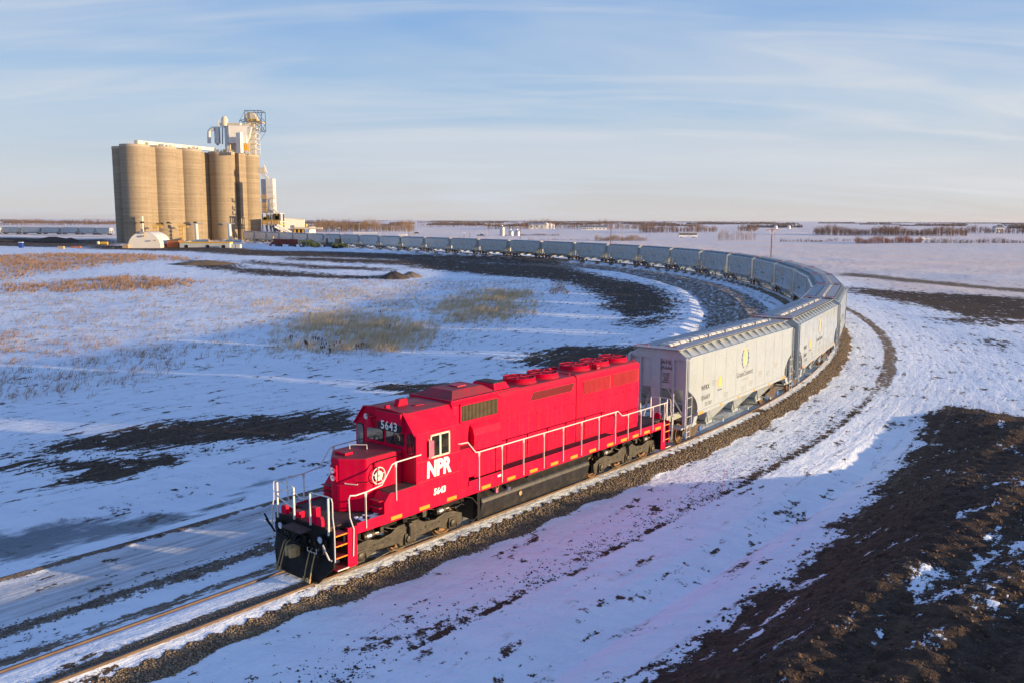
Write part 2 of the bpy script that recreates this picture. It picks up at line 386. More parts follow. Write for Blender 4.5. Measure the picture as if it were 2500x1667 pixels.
for _lam, _amp, _n in ((3.0,.012,7),(7.0,.030,7),(18.0,.07,7),(45.0,.13,6),(120.0,.22,5),(420.0,.55,5)):
    for _ in range(_n):
        _a = _rs.uniform(0, 2*math.pi); _l = _lam*_rs.uniform(.7,1.4); _waves.append((math.cos(_a)/_l*6.283, math.sin(_a)/_l*6.283, _rs.uniform(0,6.283), _amp/_n**.5, _lam))
def roll_noise(x, y, dist):
    h = np.zeros(x.shape)
    for kx, ky, ph, am, lam in _waves:
        h += am*np.sin(kx*x+ky*y+ph)*np.clip(lam*60/np.maximum(dist,1), 0, 1)*(1.0 if lam < 100 else sstep(120, 500, dist))
    return h

MOUND = [gd(*q,-0.8) for q in [(1430,1575),(1530,1530),(1700,1400),(1850,1290),(1960,1180),(2060,1090),(2112,1020),(2128,980),(2115,955),(2200,935),(2352,962)]]
MOUND = MOUND + [(40.0,50.0,0),(60.0,44.0,0),(60.0,-20.0,0),(5.0,-30.0,0),(-6.0,0.0,0)]
def ground_z(x, y, sd=None, md=None):
    dist = np.sqrt(x*x+y*y)
    s, d = track_coords(x, y) if sd is None else sd
    z = -0.8 + roll_noise(x, y, dist)*np.clip((np.abs(d)-2.5)/9, 0.10, 1)
    din = np.interp(-d, [0,0.6,1.3,2.1,3.2,3.6,4.2,7.7,8.1,8.6,10.6,12.6,15,18], [-.04,-.05,-.17,-.42,-.52,-.44,-.56,-.56,-.48,-.70,-1.18,-1.20,-.62,-.8])
    dout = np.interp(d, [0,0.6,1.2,2.2,3.5,5.6,7.2,8.5,9.3,11,14,22], [-.04,-.05,-.17,-.42,-.50,-.60,-.80,-1.25,-.98,-.85,-.8,-.8])
    dsm = np.interp(d, [0,0.6,1.2,2.2,3.5,5.6,7.2,9.0,11,14,22], [-.04,-.05,-.17,-.42,-.50,-.58,-.66,-.74,-.78,-.8,-.8])
    dout = dout + (dsm-dout)*sstep(26,44,s)
    prof = np.where(d > 0, dout, din)
    w = 1-sstep(13, 26, np.abs(d))
    flat = 1-np.clip((np.abs(d)-2.2)/2.5, 0, 1)
    z = z*(1-w) + (prof + (z+0.8)*(1-flat)*0.8)*w
    # spoil heap beside the line on the outer side: its crest throws the low sun's shade over the ditch
    m = poly_sd(MOUND, x, y) if md is None else md
    lat = (x-TRK_O[0])*math.sin(TRK_PHI) - (y-TRK_O[1])*math.cos(TRK_PHI)
    lon = (x-TRK_O[0])*math.cos(TRK_PHI) + (y-TRK_O[1])*math.sin(TRK_PHI)
    keep = sstep(-60,-30,lon)*(1-0.75*sstep(19,31,lon))
    mz = 1.85*sstep(0, 4.2, m) + 0.060*np.clip(m-3.0, 0, 18)
    z = z + mz*keep
    lumps = (np.sin(x*2.9+np.sin(y*1.7)*1.5)*np.sin(y*3.3+x*.9) + 0.7*np.sin(x*5.1-y*4.2)*np.sin(x*3.7+y*6.0))*0.056
    tracks = 0.085*np.sin(lat*2.6+np.sin(lon*.25)*1.5)*np.clip(m/3,0,1)
    z = z + (lumps*np.clip(m/2,0,1) + tracks)*(dist < 90)
    return z, s, d, m

def build_ground():
    th = np.concatenate([np.radians(np.linspace(-180,-80,24,endpoint=False)), np.radians(np.linspace(-80,-34,90,endpoint=False)),
                         np.radians(np.linspace(-34,34,1080,endpoint=False)), np.radians(np.linspace(34,80,130,endpoint=False)), np.radians(np.linspace(80,180,24,endpoint=False))])
    rr = [3.0, 8.0, 11.0, 13.0, 15.0, 16.2, 17.2]
    while rr[-1] < 30000: rr.append(rr[-1] + max(0.05, min(rr[-1]**2/9300*1.05, rr[-1]*0.25)))
    rr = np.array(rr); nr, nt = len(rr), len(th)
    X = (rr[:,None]*np.sin(th)[None,:]).ravel(); Y = (rr[:,None]*np.cos(th)[None,:]).ravel()
    z, s, d, m = ground_z(X, Y)
    dist = np.sqrt(X*X+Y*Y)
    z = np.where(dist > 5000, z*0 - 0.8, z)
    X = np.append(X, 0.0); Y = np.append(Y, 0.0); z = np.append(z, z[:nt].mean()); s = np.append(s, 0); d = np.append(d, 20); m = np.append(m, 5); dist = np.append(dist, 0)
    i = np.arange(nr-1)[:,None]; j = np.arange(nt)[None,:]; jn = (j+1) % nt
    q = np.stack([i*nt+j, i*nt+jn, (i+1)*nt+jn, (i+1)*nt+j], -1).reshape(-1,4)[:, ::-1]
    o = fast_mesh('ground', np.stack([X,Y,z],1), q.ravel(), 4, 'ground')
    me = o.data
    bm = bmesh.new(); bm.from_mesh(me); bm.verts.ensure_lookup_table()
    c = bm.verts[nr*nt]
    for k in range(nt): bm.faces.new((c, bm.verts[(k+1)%nt], bm.verts[k]))
    bm.to_mesh(me); bm.free()
    me.polygons.foreach_set('use_smooth', np.ones(len(me.polygons), bool))
    wd = 0.9 + 0.022*dist
    def pm(px, z=-0.8, soft=1.0):
        P = [gd(*q_, z) for q_ in px]; return sstep(-1, 1, poly_sd(P, X, Y)/(wd*soft))
    dirt = pm([(-60,1045),(120,1012),(250,985),(420,965),(560,955),(700,948),(815,945),(830,985),(700,1003),(560,1020),(420,1042),(340,1078),(250,1097),(150,1102),(175,1075),(60,1062),(-60,1066)], -0.7)
    dirt = dirt*(1-0.9*pm([(-60,1035),(180,1030),(360,1020),(560,1003),(600,1012),(420,1035),(200,1052),(-60,1058)], -0.7, 0.7))
    dirt = np.maximum(dirt, pm([(830,985),(1000,940),(1000,925),(830,950)], -.7))
    dirt = np.maximum(dirt, pm([(860,885),(940,872),(1035,875),(1035,897),(930,907)], -.75))
    dirt = np.maximum(dirt, pm([(1170,830),(1250,803),(1340,795),(1440,797),(1600,800),(1600,830),(1280,842)], -.75))
    dirt = np.maximum(dirt, pm([(1290,618),(1400,638),(1490,655),(1540,680),(1555,700),(1530,722),(1450,728),(1380,706),(1395,690),(1340,662),(1270,643),(1130,634),(960,618),(890,600),(960,592),(1100,606),(1200,610)]))
    dirt = np.maximum(dirt, 0.75*pm([(1420,735),(1530,722),(1545,735),(1500,755),(1440,750)]))
    dirt = np.maximum(dirt, pm([(430,600),(520,603),(560,618),(780,633),(890,634),(890,641),(780,640),(600,632),(450,615)]))
    dirt = np.maximum(dirt, 0.9*pm([(-60,545),(260,548),(275,560),(180,569),(-60,565)]))
    dirt = np.maximum(dirt, 1.0*pm([(200,562),(480,566),(620,576),(1150,592),(1150,600),(800,592),(560,588),(420,578),(200,574)]))
    dirt = np.maximum(dirt, 1.0*pm([(660,592),(1180,612),(1180,620),(900,610),(660,600)]))
    dirt = np.maximum(dirt, 0.9*pm([(600,577),(900,584),(1180,594),(1290,606),(1180,610),(900,600),(700,590),(600,586)]))
    dirt = np.maximum(dirt, 0.8*pm([(560,600),(760,612),(900,618),(900,626),(700,620),(560,608)]))
    dirt = np.maximum(dirt, pm([(1955,659),(2060,667),(2400,690),(2400,740),(2220,728),(2180,716),(2060,692),(1955,672)]))
    dirt = np.maximum(dirt, 0.7*pm([(2130,730),(2400,735),(2400,750),(2200,748)]))
    dirt = np.maximum(dirt, 0.62*pm([(2230,780),(2330,783),(2330,795),(2240,793)]))
    mound = sstep(-1, 1, m/(0.8+0.004*dist))
    hole = np.maximum.reduce([pm([(2050,1445),(2120,1402),(2200,1385),(2300,1330),(2420,1290),(2420,1430),(2250,1452),(2180,1432),(2110,1490)], -.2, .8),
        pm([(2250,1500),(2420,1470),(2420,1520),(2300,1530)], -.2, .6), pm([(1700,1465),(1790,1395),(1860,1330),(1890,1322),(1800,1410),(1720,1480)], -.5, .5),
        pm([(2230,1170),(2420,1150),(2420,1165),(2260,1185)], -.2, .4), pm([(2190,1250),(2330,1235),(2330,1248),(2200,1262)], -.2, .3)])
    dirt = np.maximum(dirt, mound*(1-0.62*hole))
    near = 1-sstep(40, 60, s)
    # ballast, windrows, the service road
    notch = 0.16*np.abs(((s/0.61) % 1.0)*2-1)
    gravel = band(d, 1.08+notch, 1.84+0.30*sstep(-1,5,s)+0.08*np.sin(s*.9)+0.07*np.sin(s*2.3), 0.07)
    gravel = np.maximum(gravel, 0.8*band(d, 0.30+0.14*np.sin(s*.5), 0.66, 0.10)*(1-sstep(1,4,s)))
    gravel = np.maximum(gravel, 0.85*band(-d, 1.15+notch, 2.3, 0.2)*sstep(45,70,s))
    wr = 3.5+0.45*np.sin(s*.11+1) + 0.06*np.maximum(0,-s)
    gravel = np.maximum(gravel, 0.74*band(-d, wr-.55, wr+.45, 0.35)*np.maximum(near, .55))
    gravel = np.maximum(gravel, 0.62*band(-d, 1.2, 2.4, 0.3)*near)
    gravel = np.maximum(gravel, 0.80*band(-d, 7.8, 8.25, 0.14)*near)
    gravel = np.maximum(gravel, 0.66*band(-d, 4.6, 13.5, 1.4)*sstep(55,85,s)*(1-sstep(300,360,s)))
    gravel = np.maximum(gravel, 0.9*pm([(1150,586),(1290,597),(1340,624),(1290,637),(1180,615)]))
    gravel = np.maximum(gravel, 0.95*pm([(1930,626),(2100,640),(2420,668),(2420,680),(2100,651),(1930,634)]))
    gravel = np.maximum(gravel, 0.75*band(d, 4.9, 6.0, .3)*sstep(38,52,s)*(1-sstep(120,160,s)))
    road = band(-d, 4.3, 7.9, 0.3)*near
    ice = np.maximum.reduce([pm([(-60,1250),(100,1212),(250,1195),(420,1172),(450,1180),(330,1225),(200,1250),(60,1285),(-60,1295)], -1.15, .8), 0.8*pm([(440,1172),(560,1110),(590,1102),(700,1085),(700,1100),(600,1120),(520,1160),(440,1190)], -1.15, .8)])
    grass = np.maximum.reduce([pm([(640,750),(760,722),(900,738),(1000,762),(980,790),(850,812),(700,802)]), pm([(1000,700),(1120,668),(1220,676),(1228,705),(1150,732),(1080,745),(1000,745)]),
        pm([(-60,592),(100,585),(300,585),(440,599),(300,603),(150,622),(-60,648)]), 0.8*pm([(80,655),(300,637),(440,650),(430,661),(200,670)]), 0.5*pm([(-60,760),(60,755),(140,785),(100,800),(-60,790)])])
    # soil crumbs by the ditch; mask for sunlight painted on the far snow
    spk = sstep(3.2, 5.2, d)*(1-sstep(5.35,5.75,d))*near*0.50
    spk = np.maximum(spk, band(d, 5.15, 5.5, .12)*near*(0.62+0.14*np.sin(s*.7)+.12*np.sin(s*2.1)))
    spk = np.maximum(spk, 0.72*band(d, 5.0, 5.6, .2)*sstep(14,20,s)*near)
    sun_tint = np.maximum(sstep(16, 30, d)*sstep(70, 130, Y), sstep(380, 520, dist))
    col = np.stack([dirt, gravel, ice, np.ones_like(X)], 1).astype(np.float32)
    col2 = np.stack([grass, road, spk, sun_tint], 1).astype(np.float32)
    tk = np.stack([s, d, np.zeros_like(X)], 1).astype(np.float32)
    a = me.attributes.new('m1', 'FLOAT_COLOR', 'POINT'); a.data.foreach_set('color', col.ravel())
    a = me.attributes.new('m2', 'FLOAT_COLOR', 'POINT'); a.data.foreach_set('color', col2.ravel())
    a = me.attributes.new('tk', 'FLOAT_VECTOR', 'POINT'); a.data.foreach_set('vector', tk.ravel())
    tag(o, kind='structure', label='snowy prairie ground with dark soil, gravel and icy ditch')
    return o

t = NT('ground')
pos = t.node('ShaderNodeNewGeometry').outputs['Position']
a1 = t.node('ShaderNodeAttribute', attribute_name='m1'); s1 = t.node('ShaderNodeSeparateColor'); t.link(a1.outputs['Color'], s1.inputs[0])
a2 = t.node('ShaderNodeAttribute', attribute_name='m2'); s2 = t.node('ShaderNodeSeparateColor'); t.link(a2.outputs['Color'], s2.inputs[0])
tk = t.node('ShaderNodeAttribute', attribute_name='tk').outputs['Vector']
def mapped(vec, sc, rot=0.0):
    mp = t.node('ShaderNodeMapping'); t.link(vec, mp.inputs[0]); mp.inputs['Scale'].default_value = sc; mp.inputs['Rotation'].default_value = (0,0,rot); return mp.outputs[0]
alng = mapped(tk, (0.35, 1.5, 1)); flat = mapped(pos, (1,1,0.2))
n_big = t.noise(flat, 0.055, 6, 0.62, 0.4); n_mid = t.noise(flat, 0.42, 6, 0.65, 0.5); n_fine = t.noise(flat, 3.2, 5, 0.65); n_al = t.noise(alng, 1.1, 6, 0.66, 0.4)
n_grit = t.noise(flat, 14.0, 3, 0.6); n_drift = t.noise(mapped(pos, (0.5,1.6,0.2), R(14)), 0.9, 6, 0.6, 0.6); n_field = t.noise(mapped(pos, (0.0035,0.02,0.02)), 1.0, 6, 0.6, 0.3)
def cut(mask, amt, lo, hi, parts):
    x = mask
    for nz, w in parts: x = t.math('ADD', x, t.math('MULTIPLY', t.math('SUBTRACT', nz, 0.5), w))
    return t.ramp(x, lo, hi)
k_dirt = cut(s1.outputs[0], 1, 0.41, 0.54, [(n_mid, 2.2), (n_al, 2.6), (n_fine, 1.6), (n_grit, .6)])
k_grav = cut(s1.outputs[1], 1, 0.44, 0.60, [(n_al, 1.8), (n_fine, 1.5), (n_grit, 0.8)])
k_ice = cut(s1.outputs[2], 1, 0.35, 0.80, [(n_mid, 1.2), (n_al, 1.4)])
k_road = t.math('MULTIPLY', s2.outputs[1], t.ramp(n_al, 0.30, 0.72, 0.45, 0.95))
k_spk = cut(s2.outputs[2], 1, 0.60, 0.70, [(n_fine, 1.5), (n_al, 0.9), (n_grit, 0.6)])
k_grass = t.math('MULTIPLY', s2.outputs[0], t.ramp(n_fine, 0.35, 0.65, 0.10, 0.55))
snow = t.mix(t.ramp(n_drift, 0.3, 0.7), (0.72,0.80,0.89), (0.80,0.865,0.93))
snow = t.mix(t.math('MULTIPLY', t.ramp(n_big, 0.50, 0.72), 0.22), snow, (0.60,0.57,0.54))
snow = t.mix(t.ramp(t.math('ADD', n_fine, t.math('MULTIPLY', t.math('SUBTRACT', n_al, .5), .9)), 0.66, 0.76, 0, 0.55), snow, (0.22,0.18,0.15))
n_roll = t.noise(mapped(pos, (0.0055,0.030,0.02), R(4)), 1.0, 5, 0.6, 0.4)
k_sun_tint = t.math('MULTIPLY', a2.outputs['Alpha'], t.ramp(t.math('ADD', t.math('ADD', t.math('MULTIPLY', n_big, .35), t.math('MULTIPLY', n_drift, .25)), t.math('MULTIPLY', n_roll, .9)), 0.58, 0.90, 0.40, 1.0))
snow = t.mix(k_sun_tint, snow, (0.95,0.80,0.71))  # warm low sunlight, banded like lit crests, painted into the far snow colour
n_rut = t.noise(mapped(tk, (0.035,3.4,1)), 1.0, 5, 0.65)
snow = t.mix(k_road, snow, t.mix(t.ramp(n_rut, .36, .62), (0.22,0.22,0.225), (0.52,0.54,0.57)))
snow = t.mix(k_grass, snow, t.mix(n_mid, (0.30,0.20,0.10), (0.42,0.28,0.15)))
snow = t.mix(k_ice, snow, t.mix(n_grit, (0.10,0.13,0.16), (0.22,0.26,0.30)))
# far away: tilled stubble strips showing through the snow
cd = t.node('ShaderNodeVectorMath', operation='LENGTH'); t.link(pos, cd.inputs[0])
farm = t.math('MULTIPLY', t.ramp(cd.outputs['Value'], 700, 1500), t.ramp(n_field, 0.55, 0.66))
snow = t.mix(t.math('MULTIPLY', farm, 0.55), snow, (0.34,0.29,0.27))
soil = t.mix(t.ramp(n_fine, 0.3, 0.75), (0.026,0.017,0.012), (0.090,0.055,0.034))
soil = t.mix(t.ramp(n_al, 0.52, 0.75, 0, .7), soil, (0.135,0.088,0.055))
soil = t.mix(t.ramp(n_grit, 0.60, 0.8), soil, (0.17,0.115,0.07))
grav = t.mix(t.ramp(n_grit, 0.3, 0.7), (0.105,0.082,0.062), (0.31,0.245,0.185))
grav = t.mix(t.ramp(n_mid, 0.3, 0.7), grav, t.mix(0.5, grav, (0.15,0.11,0.08)))
col = t.mix(k_spk, snow, soil); col = t.mix(k_grav, col, grav); col = t.mix(k_dirt, col, soil)
sk = t.node('ShaderNodeSeparateXYZ'); t.link(tk, sk.inputs[0])
rut = t.math('ABSOLUTE', t.math('SUBTRACT', t.math('FRACT', t.math('ADD', t.math('MULTIPLY', sk.outputs[1], 0.55), t.math('MULTIPLY', n_big, 1.6))), 0.5))
rutk = t.math('MULTIPLY', t.ramp(rut, 0.02, 0.10, 1.0, 0.0), t.ramp(n_al, 0.44, 0.60))
rutm = t.math('MULTIPLY', t.ramp(sk.outputs[1], -13.0, -17.0), t.ramp(sk.outputs[1], -46.0, -34.0))
rutm = t.math('MAXIMUM', rutm, t.math('MULTIPLY', t.math('MULTIPLY', t.ramp(sk.outputs[1], 5.6, 6.6), t.ramp(sk.outputs[1], 13.0, 10.5)), 0.7))
rutk = t.math('MULTIPLY', rutk, rutm)
col = t.mix(t.math('MULTIPLY', rutk, t.ramp(n_fine, .4, .65, .1, .75)), col, (0.25,0.21,0.185))
bare = t.math('MAXIMUM', t.math('MAXIMUM', k_dirt, k_grav), k_spk)
h = t.math('ADD', t.math('ADD', t.math('MULTIPLY', n_drift, 0.9), t.math('MULTIPLY', n_fine, 0.34)), t.math('ADD', t.math('MULTIPLY', n_mid, 0.9), t.math('MULTIPLY', n_al, 0.9)))
hb = t.math('MULTIPLY', t.math('ADD', t.math('MULTIPLY', n_fine, 1.0), t.math('MULTIPLY', n_grit, 0.55)), bare)
h = t.math('ADD', t.math('MULTIPLY', h, t.math('ADD', 0.8, t.math('MULTIPLY', a2.outputs['Alpha'], 3.2))), hb)
h = t.math('SUBTRACT', h, t.math('MULTIPLY', bare, 0.12))
h = t.math('SUBTRACT', h, t.math('MULTIPLY', rutk, 0.25))
h = t.math('ADD', h, t.math('MULTIPLY', t.math('MULTIPLY', n_rut, s2.outputs[1]), 0.5))
nm = t.bump(h, 0.8, 0.24)
t.set(col=col, rough=t.math('SUBTRACT', 0.85, t.math('MULTIPLY', k_ice, 0.45)), normal=nm, spec=0.25)
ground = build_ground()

# ------------------------------------------------------------------ rails
def sweep(name, prof, s0, s1, off, step, m, pathf=None):
    pathf = pathf or trk
    S = np.arange(s0, s1+.01, step); mb = MB(); rg = []
    for s in S:
        x, y, th = pathf(s); rx, ry = math.sin(th), -math.cos(th)
        rg.append([(x+rx*(off+a), y+ry*(off+a), b) for a, b in prof])
    mb.loft(rg); return mb.build(name, m)
RAIL = [(-.07,-.17),(.07,-.17),(.07,-.155),(.012,-.13),(.012,-.045),(.036,-.035),(.036,0.0),(-.036,0.0),(-.036,-.035),(-.012,-.045),(-.012,-.13),(-.07,-.155)]
for off in (0.754, -0.754):
    o = sweep('rail', RAIL, -45, 500, off, 1.0, 'rail_rust'); tag(o, 'rusty steel rail on the %s side of the main line' % ('outer' if off > 0 else 'inner'), kind='structure')

# ------------------------------------------------------------------ the red locomotive (x runs back from the front coupler, y towards the sunlit side)
def rrect(cx, cz, w, h, r, n=4):
    pts = []
    for k, (sx, sz) in enumerate(((1,1),(-1,1),(-1,-1),(1,-1))):
        for i in range(n+1):
            a = math.pi/2*(k + i/n); pts.append((cx+sx*(w/2-r)+r*math.cos(a), cz+sz*(h/2-r)+r*math.sin(a)))
    return pts
def build_loco():
    L = thing('locomotive', 'bright red diesel locomotive with white handrails heading the curving train', 'locomotive', (TRK_O[0], TRK_O[1], 0), TRK_PHI+math.pi)
    def B(mb, name, m, parent=L, smooth=False, bevel=0): return mb.build(name, m, parent, flip=True, smooth=smooth, bevel=bevel)
    # decks and sills
    B(MB().prism([(.66,-1.06),(1.44,-1.06),(1.44,-1.495),(6.5,-1.495),(6.5,1.495),(1.44,1.495),(1.44,1.06),(.66,1.06)], 'z', 1.56, 1.70), 'deck', 'deck')
    B(MB().prism([(20.32,-1.06),(19.56,-1.06),(19.56,-1.495),(15.75,-1.495),(15.75,1.495),(19.56,1.495),(19.56,1.06),(20.32,1.06)], 'z', 1.56, 1.70), 'deck', 'deck')
    B(MB().box(6.5,15.75,-1.495,1.495,1.70,1.87), 'walkway', 'deck')
    B(MB().box(.7,20.28,-.95,.95,1.0,1.555), 'underframe', 'black_metal')
    for sy in (1,-1):
        mb = MB(); mb.prism([(1.46,1.42),(19.56,1.42),(19.56,1.755),(15.76,1.755),(15.76,1.92),(6.49,1.92),(6.49,1.755),(1.46,1.755)], 'y', sy*1.5, sy*1.535)
        sill = B(mb, 'side_sill', 'red', bevel=.006)
        for x in (2.84,4.09,5.38,7.14,8.53,9.85,11.15,12.45,13.75,15.05,16.1,17.05,18.0,18.95):
            B(MB().box(x, x+.47, min(sy*1.536,sy*1.541), max(sy*1.536,sy*1.541), 1.475, 1.595), 'reflector', 'orange', sill)
        for x in (7.05,8.3,9.5,10.75,12.0,13.2,14.45):      # seams between the walkway plates
            B(MB().box(x, x+.015, min(sy*1.52,sy*1.537), max(sy*1.52,sy*1.537), 1.60, 1.915), 'seam', 'red_dark', sill)
        B(MB().box(8.0,8.2,min(sy*1.536,sy*1.542),max(sy*1.536,sy*1.542),1.74,1.82), 'placard', 'decal_white', sill)
        # raised side box beside the nose with its tread
        mb = MB().prism([(2.58,1.705),(2.58,2.10),(2.81,2.365),(4.03,2.365),(4.03,1.705)], 'y', sy*.93, sy*1.525)
        bx = B(mb, 'side_box', 'red', bevel=.01)
        B(MB().box(2.84,4.02,min(sy*.95,sy*1.50),max(sy*.95,sy*1.50),2.367,2.385), 'tread', 'deck', bx)
        mb = MB()
        for zz in (1.93,2.15): mb.box(2.42,2.60,min(sy*1.0,sy*1.45),max(sy*1.0,sy*1.45),zz,zz+.03)
        B(mb, 'foothold', 'red', bx)
        # cabinet behind the cab
        B(MB().prism([(6.08,1.705),(6.08,3.12),(6.92,3.12),(6.92,2.05),(6.5,2.05),(6.5,1.705)], 'y', sy*.94, sy*1.50), 'cabinet', 'red', bevel=.012)
    # cab
    prof = [(-1.5,1.71),(-1.5,4.05),(-.97,4.66),(-.5,4.705),(.5,4.705),(.97,4.66),(1.5,4.05),(1.5,1.71)]
    cab = B(MB().prism(prof, 'x', 4.0, 6.08), 'cab', 'red', bevel=.02)
    lip = [(-1.53,4.02),(-.985,4.69),(-.5,4.735),(.5,4.735),(.985,4.69),(1.53,4.02),(1.50,4.0),(.97,4.65),(.5,4.695),(-.5,4.695),(-.97,4.65),(-1.50,4.0)]
    B(MB().prism(lip, 'x', 3.90, 4.03), 'roof_lip', 'red', cab)
    def fwin(y0,y1,z0,z1,r): window(rrect((y0+y1)/2,(z0+z1)/2,y1-y0,z1-z0,r), 'x', ((3.985,4.02),(3.972,4.01)), 'windscreen')
    def window(pts, ax, a, name='window', par=cab, fr='rubber', frw=1.09):
        cx = sum(p[0] for p in pts)/len(pts); cz = sum(p[1] for p in pts)/len(pts)
        big = [(cx+(p[0]-cx)*frw, cz+(p[1]-cz)*frw) for p in pts]
        w = B(MB().prism(pts, ax, *a[1]), name, 'glass_dark', par)
        B(MB().prism(big, ax, *a[0]), 'window_frame', fr, w); return w
    fwin(-.88,-.08,3.57,3.97,.08); fwin(.10,.90,3.58,3.99,.08); fwin(-1.42,-1.08,3.33,4.0,.12); fwin(1.08,1.42,3.33,4.0,.12)
    for y in (-1.25,1.25):      # cab front doors below the small windows
        B(MB().prism(rrect(y,2.86,.42,.86,.06), 'x', 3.985, 4.005), 'front_door', 'red_dark', cab)
    B(MB().tube([(3.95,1.22,4.05),(3.94,1.34,3.45)], .012, 5), 'wiper', 'red_dark', cab); B(MB().tube([(3.95,.55,4.02),(3.94,.35,3.66)], .01, 5), 'wiper', 'rubber', cab)
    for sy in (1,-1):
        y0, y1 = sy*1.492, sy*1.512; f0, f1 = sy*1.49, sy*1.525
        fr = MB()
        for x0,x1,z0,z1 in ((4.64,5.56,3.86,3.92),(4.64,5.56,3.12,3.18),(4.64,4.70,3.12,3.92),(5.50,5.56,3.12,3.92),(5.06,5.14,3.15,3.9)): fr.box(x0,x1,min(f0,f1),max(f0,f1),z0,z1)
        f = B(fr, 'side_window_frame', 'crate_cream', cab)
        for x0,x1 in ((4.70,5.06),(5.14,5.50)): B(MB().box(x0,x1,min(y0,y1),max(y0,y1),3.18,3.86), 'pane', 'glass_dark', f)
        mr = B(MB().box(4.53,4.73,min(sy*1.56,sy*1.60),max(sy*1.56,sy*1.60),3.20,3.74), 'mirror', 'mirror_pink', cab)
        B(MB().tube([(4.53,sy*1.51,3.80),(4.53,sy*1.58,3.80),(4.53,sy*1.58,3.15),(4.53,sy*1.51,3.15)], .015, 5), 'bracket', 'crate_cream', mr)
        B(MB().box(4.05,6.06,min(sy*1.50,sy*1.508),max(sy*1.50,sy*1.508),2.40,2.415), 'belt_seam', 'red_dark', cab)
        B(MB().box(4.05,6.06,min(sy*1.50,sy*1.508),max(sy*1.50,sy*1.508),3.085,3.10), 'belt_seam', 'red_dark', cab)
    T1 = text_mesh('NPR', .74, .034, xs=.80, spacing=1.0, shear=.06); T2 = text_mesh('5643', .29, .015, xs=.95, shear=.12, spacing=1.05); 
    for sy in (1,-1):
        rot = (math.pi/2, 0, math.pi if sy > 0 else 0)
        put_text('lettering', T1, 'decal_white', cab, (-5.02, sy*1.506, 2.725), rot)
        put_text('road_number', T2, 'decal_white', cab, (-5.06, sy*1.506, 1.93), rot)
    for x in (4.35,5.35): B(MB().cyl((x,1.48,1.74),(x,1.512,1.74),.018,n=8), 'bolt', 'rubber', cab)
    # number boards, bell, roof gear on the cab
    nb = B(MB().prism([(3.86,4.02),(4.02,4.02),(4.02,4.67),(3.80,4.67)], 'y', -.24, .98), 'number_board_housing', 'red', cab, bevel=.01)
    B(MB().prism(rrect(.40,4.20,1.16,.35,.11), 'x', 3.835, 3.87), 'number_board', 'rubber', nb)
    T3 = text_mesh('5643', .40, .008, spacing=1.16, xs=.90); put_text('road_number', T3, 'decal_white', nb, (-3.828, .40, 4.19), (math.pi/2, 0, math.pi/2))
    bell = B(MB().lathe((3.78,-.50,4.06), [(.0,.30),(.05,.30),(.08,.27),(.10,.16),(.13,.05),(.175,0),(.15,.0),(.0,.12)], 16), 'bell', 'red', cab, smooth=True)
    B(MB().tube([(3.98,-.62,4.34),(3.78,-.64,4.40),(3.78,-.36,4.40),(3.98,-.38,4.34)], .025, 6), 'bell_bracket', 'red', bell)
    B(MB().cyl((4.0,-.80,4.35),(3.86,-.80,4.35),.10,n=14), 'cab_lamp', 'steel_bright', cab)
    B(MB().prism([(4.5,4.70),(4.58,4.93),(4.92,4.93),(4.96,4.70)], 'y', -.10, .12), 'roof_antenna', 'red', cab, bevel=.01)
    B(MB().box(3.98,4.14,.0,.12,4.70,4.82), 'roof_lamp', 'red', cab, bevel=.01)
    B(MB().tube([(4.9,.35,4.72),(4.95,.5,4.73),(5.3,.55,4.72)], .015, 5), 'roof_cable', 'red', cab)
    # nose
    plan = [(4.0,-.87),(2.45,-.86),(1.84,-.15),(1.84,.15),(2.45,.86),(4.0,.87)]
    nose = B(MB().prism(plan, 'z', 1.705, 3.46), 'nose', 'red', bevel=.07)
    B(MB().box(1.80,1.86,-.15,.15,2.70,3.24), 'headlight_housing', 'red', nose, bevel=.02)
    for z in (3.07,2.82):
        hl = B(MB().cyl((1.86,0,z),(1.77,0,z),.125,n=18), 'headlight', 'red', nose)
        B(MB().lathe((1.768,0,z), [(0,.02),(.10,.0),(.10,-.004),(0,.004)], 16, 'x'), 'lens', 'lens', hl, smooth=True)
    B(MB().box(2.2,2.52,-.42,.12,3.465,3.55), 'vent_hatch', 'red', nose, bevel=.015)
    B(MB().tube([(2.9,-.5,3.46),(2.9,-.5,3.6),(3.25,-.05,3.6),(3.25,-.05,3.46)], .02, 6), 'grab_bar', 'hand_white', nose)
    B(MB().tube([(2.02,.33,2.66),(1.96,.36,2.66),(2.22,.66,2.62),(2.28,.63,2.62)], .015, 6), 'grab_bar', 'hand_white', nose)
    B(MB().tube([(2.26,.66,2.70),(2.44,.90,2.70),(2.66,.90,2.75),(2.75,.9,3.1),(2.85,.9,3.3),(3.9,.90,3.32)], .012, 5), 'brake_cable', 'rubber', nose)
    B(MB().box(1.86,2.0,-.05,.05,2.56,2.575), 'seam', 'red_dark', nose)
    seam = MB()
    for z in (2.58,): seam.prism([(2.46,-.868),(1.83,-.16),(1.83,.16),(2.46,.868),(2.44,.85),(1.85,.14),(1.85,-.14),(2.44,-.85)], 'z', z, z+.018)
    B(seam, 'seam', 'red_dark', nose)
    hw = B(MB().ring((2.85,.97,2.84), .27, .022, 28, 8, 'y'), 'hand_wheel', 'hand_white', nose, smooth=True)
    mb = MB().cyl((2.85,.95,2.84),(2.85,.985,2.84),.165,n=24)
    for k in range(5):
        a = math.pi/2 + 2*math.pi*k/5; mb.bar((2.85+.15*math.cos(a),.97,2.84+.15*math.sin(a)),(2.85+.27*math.cos(a),.97,2.84+.27*math.sin(a)),.035,.02)
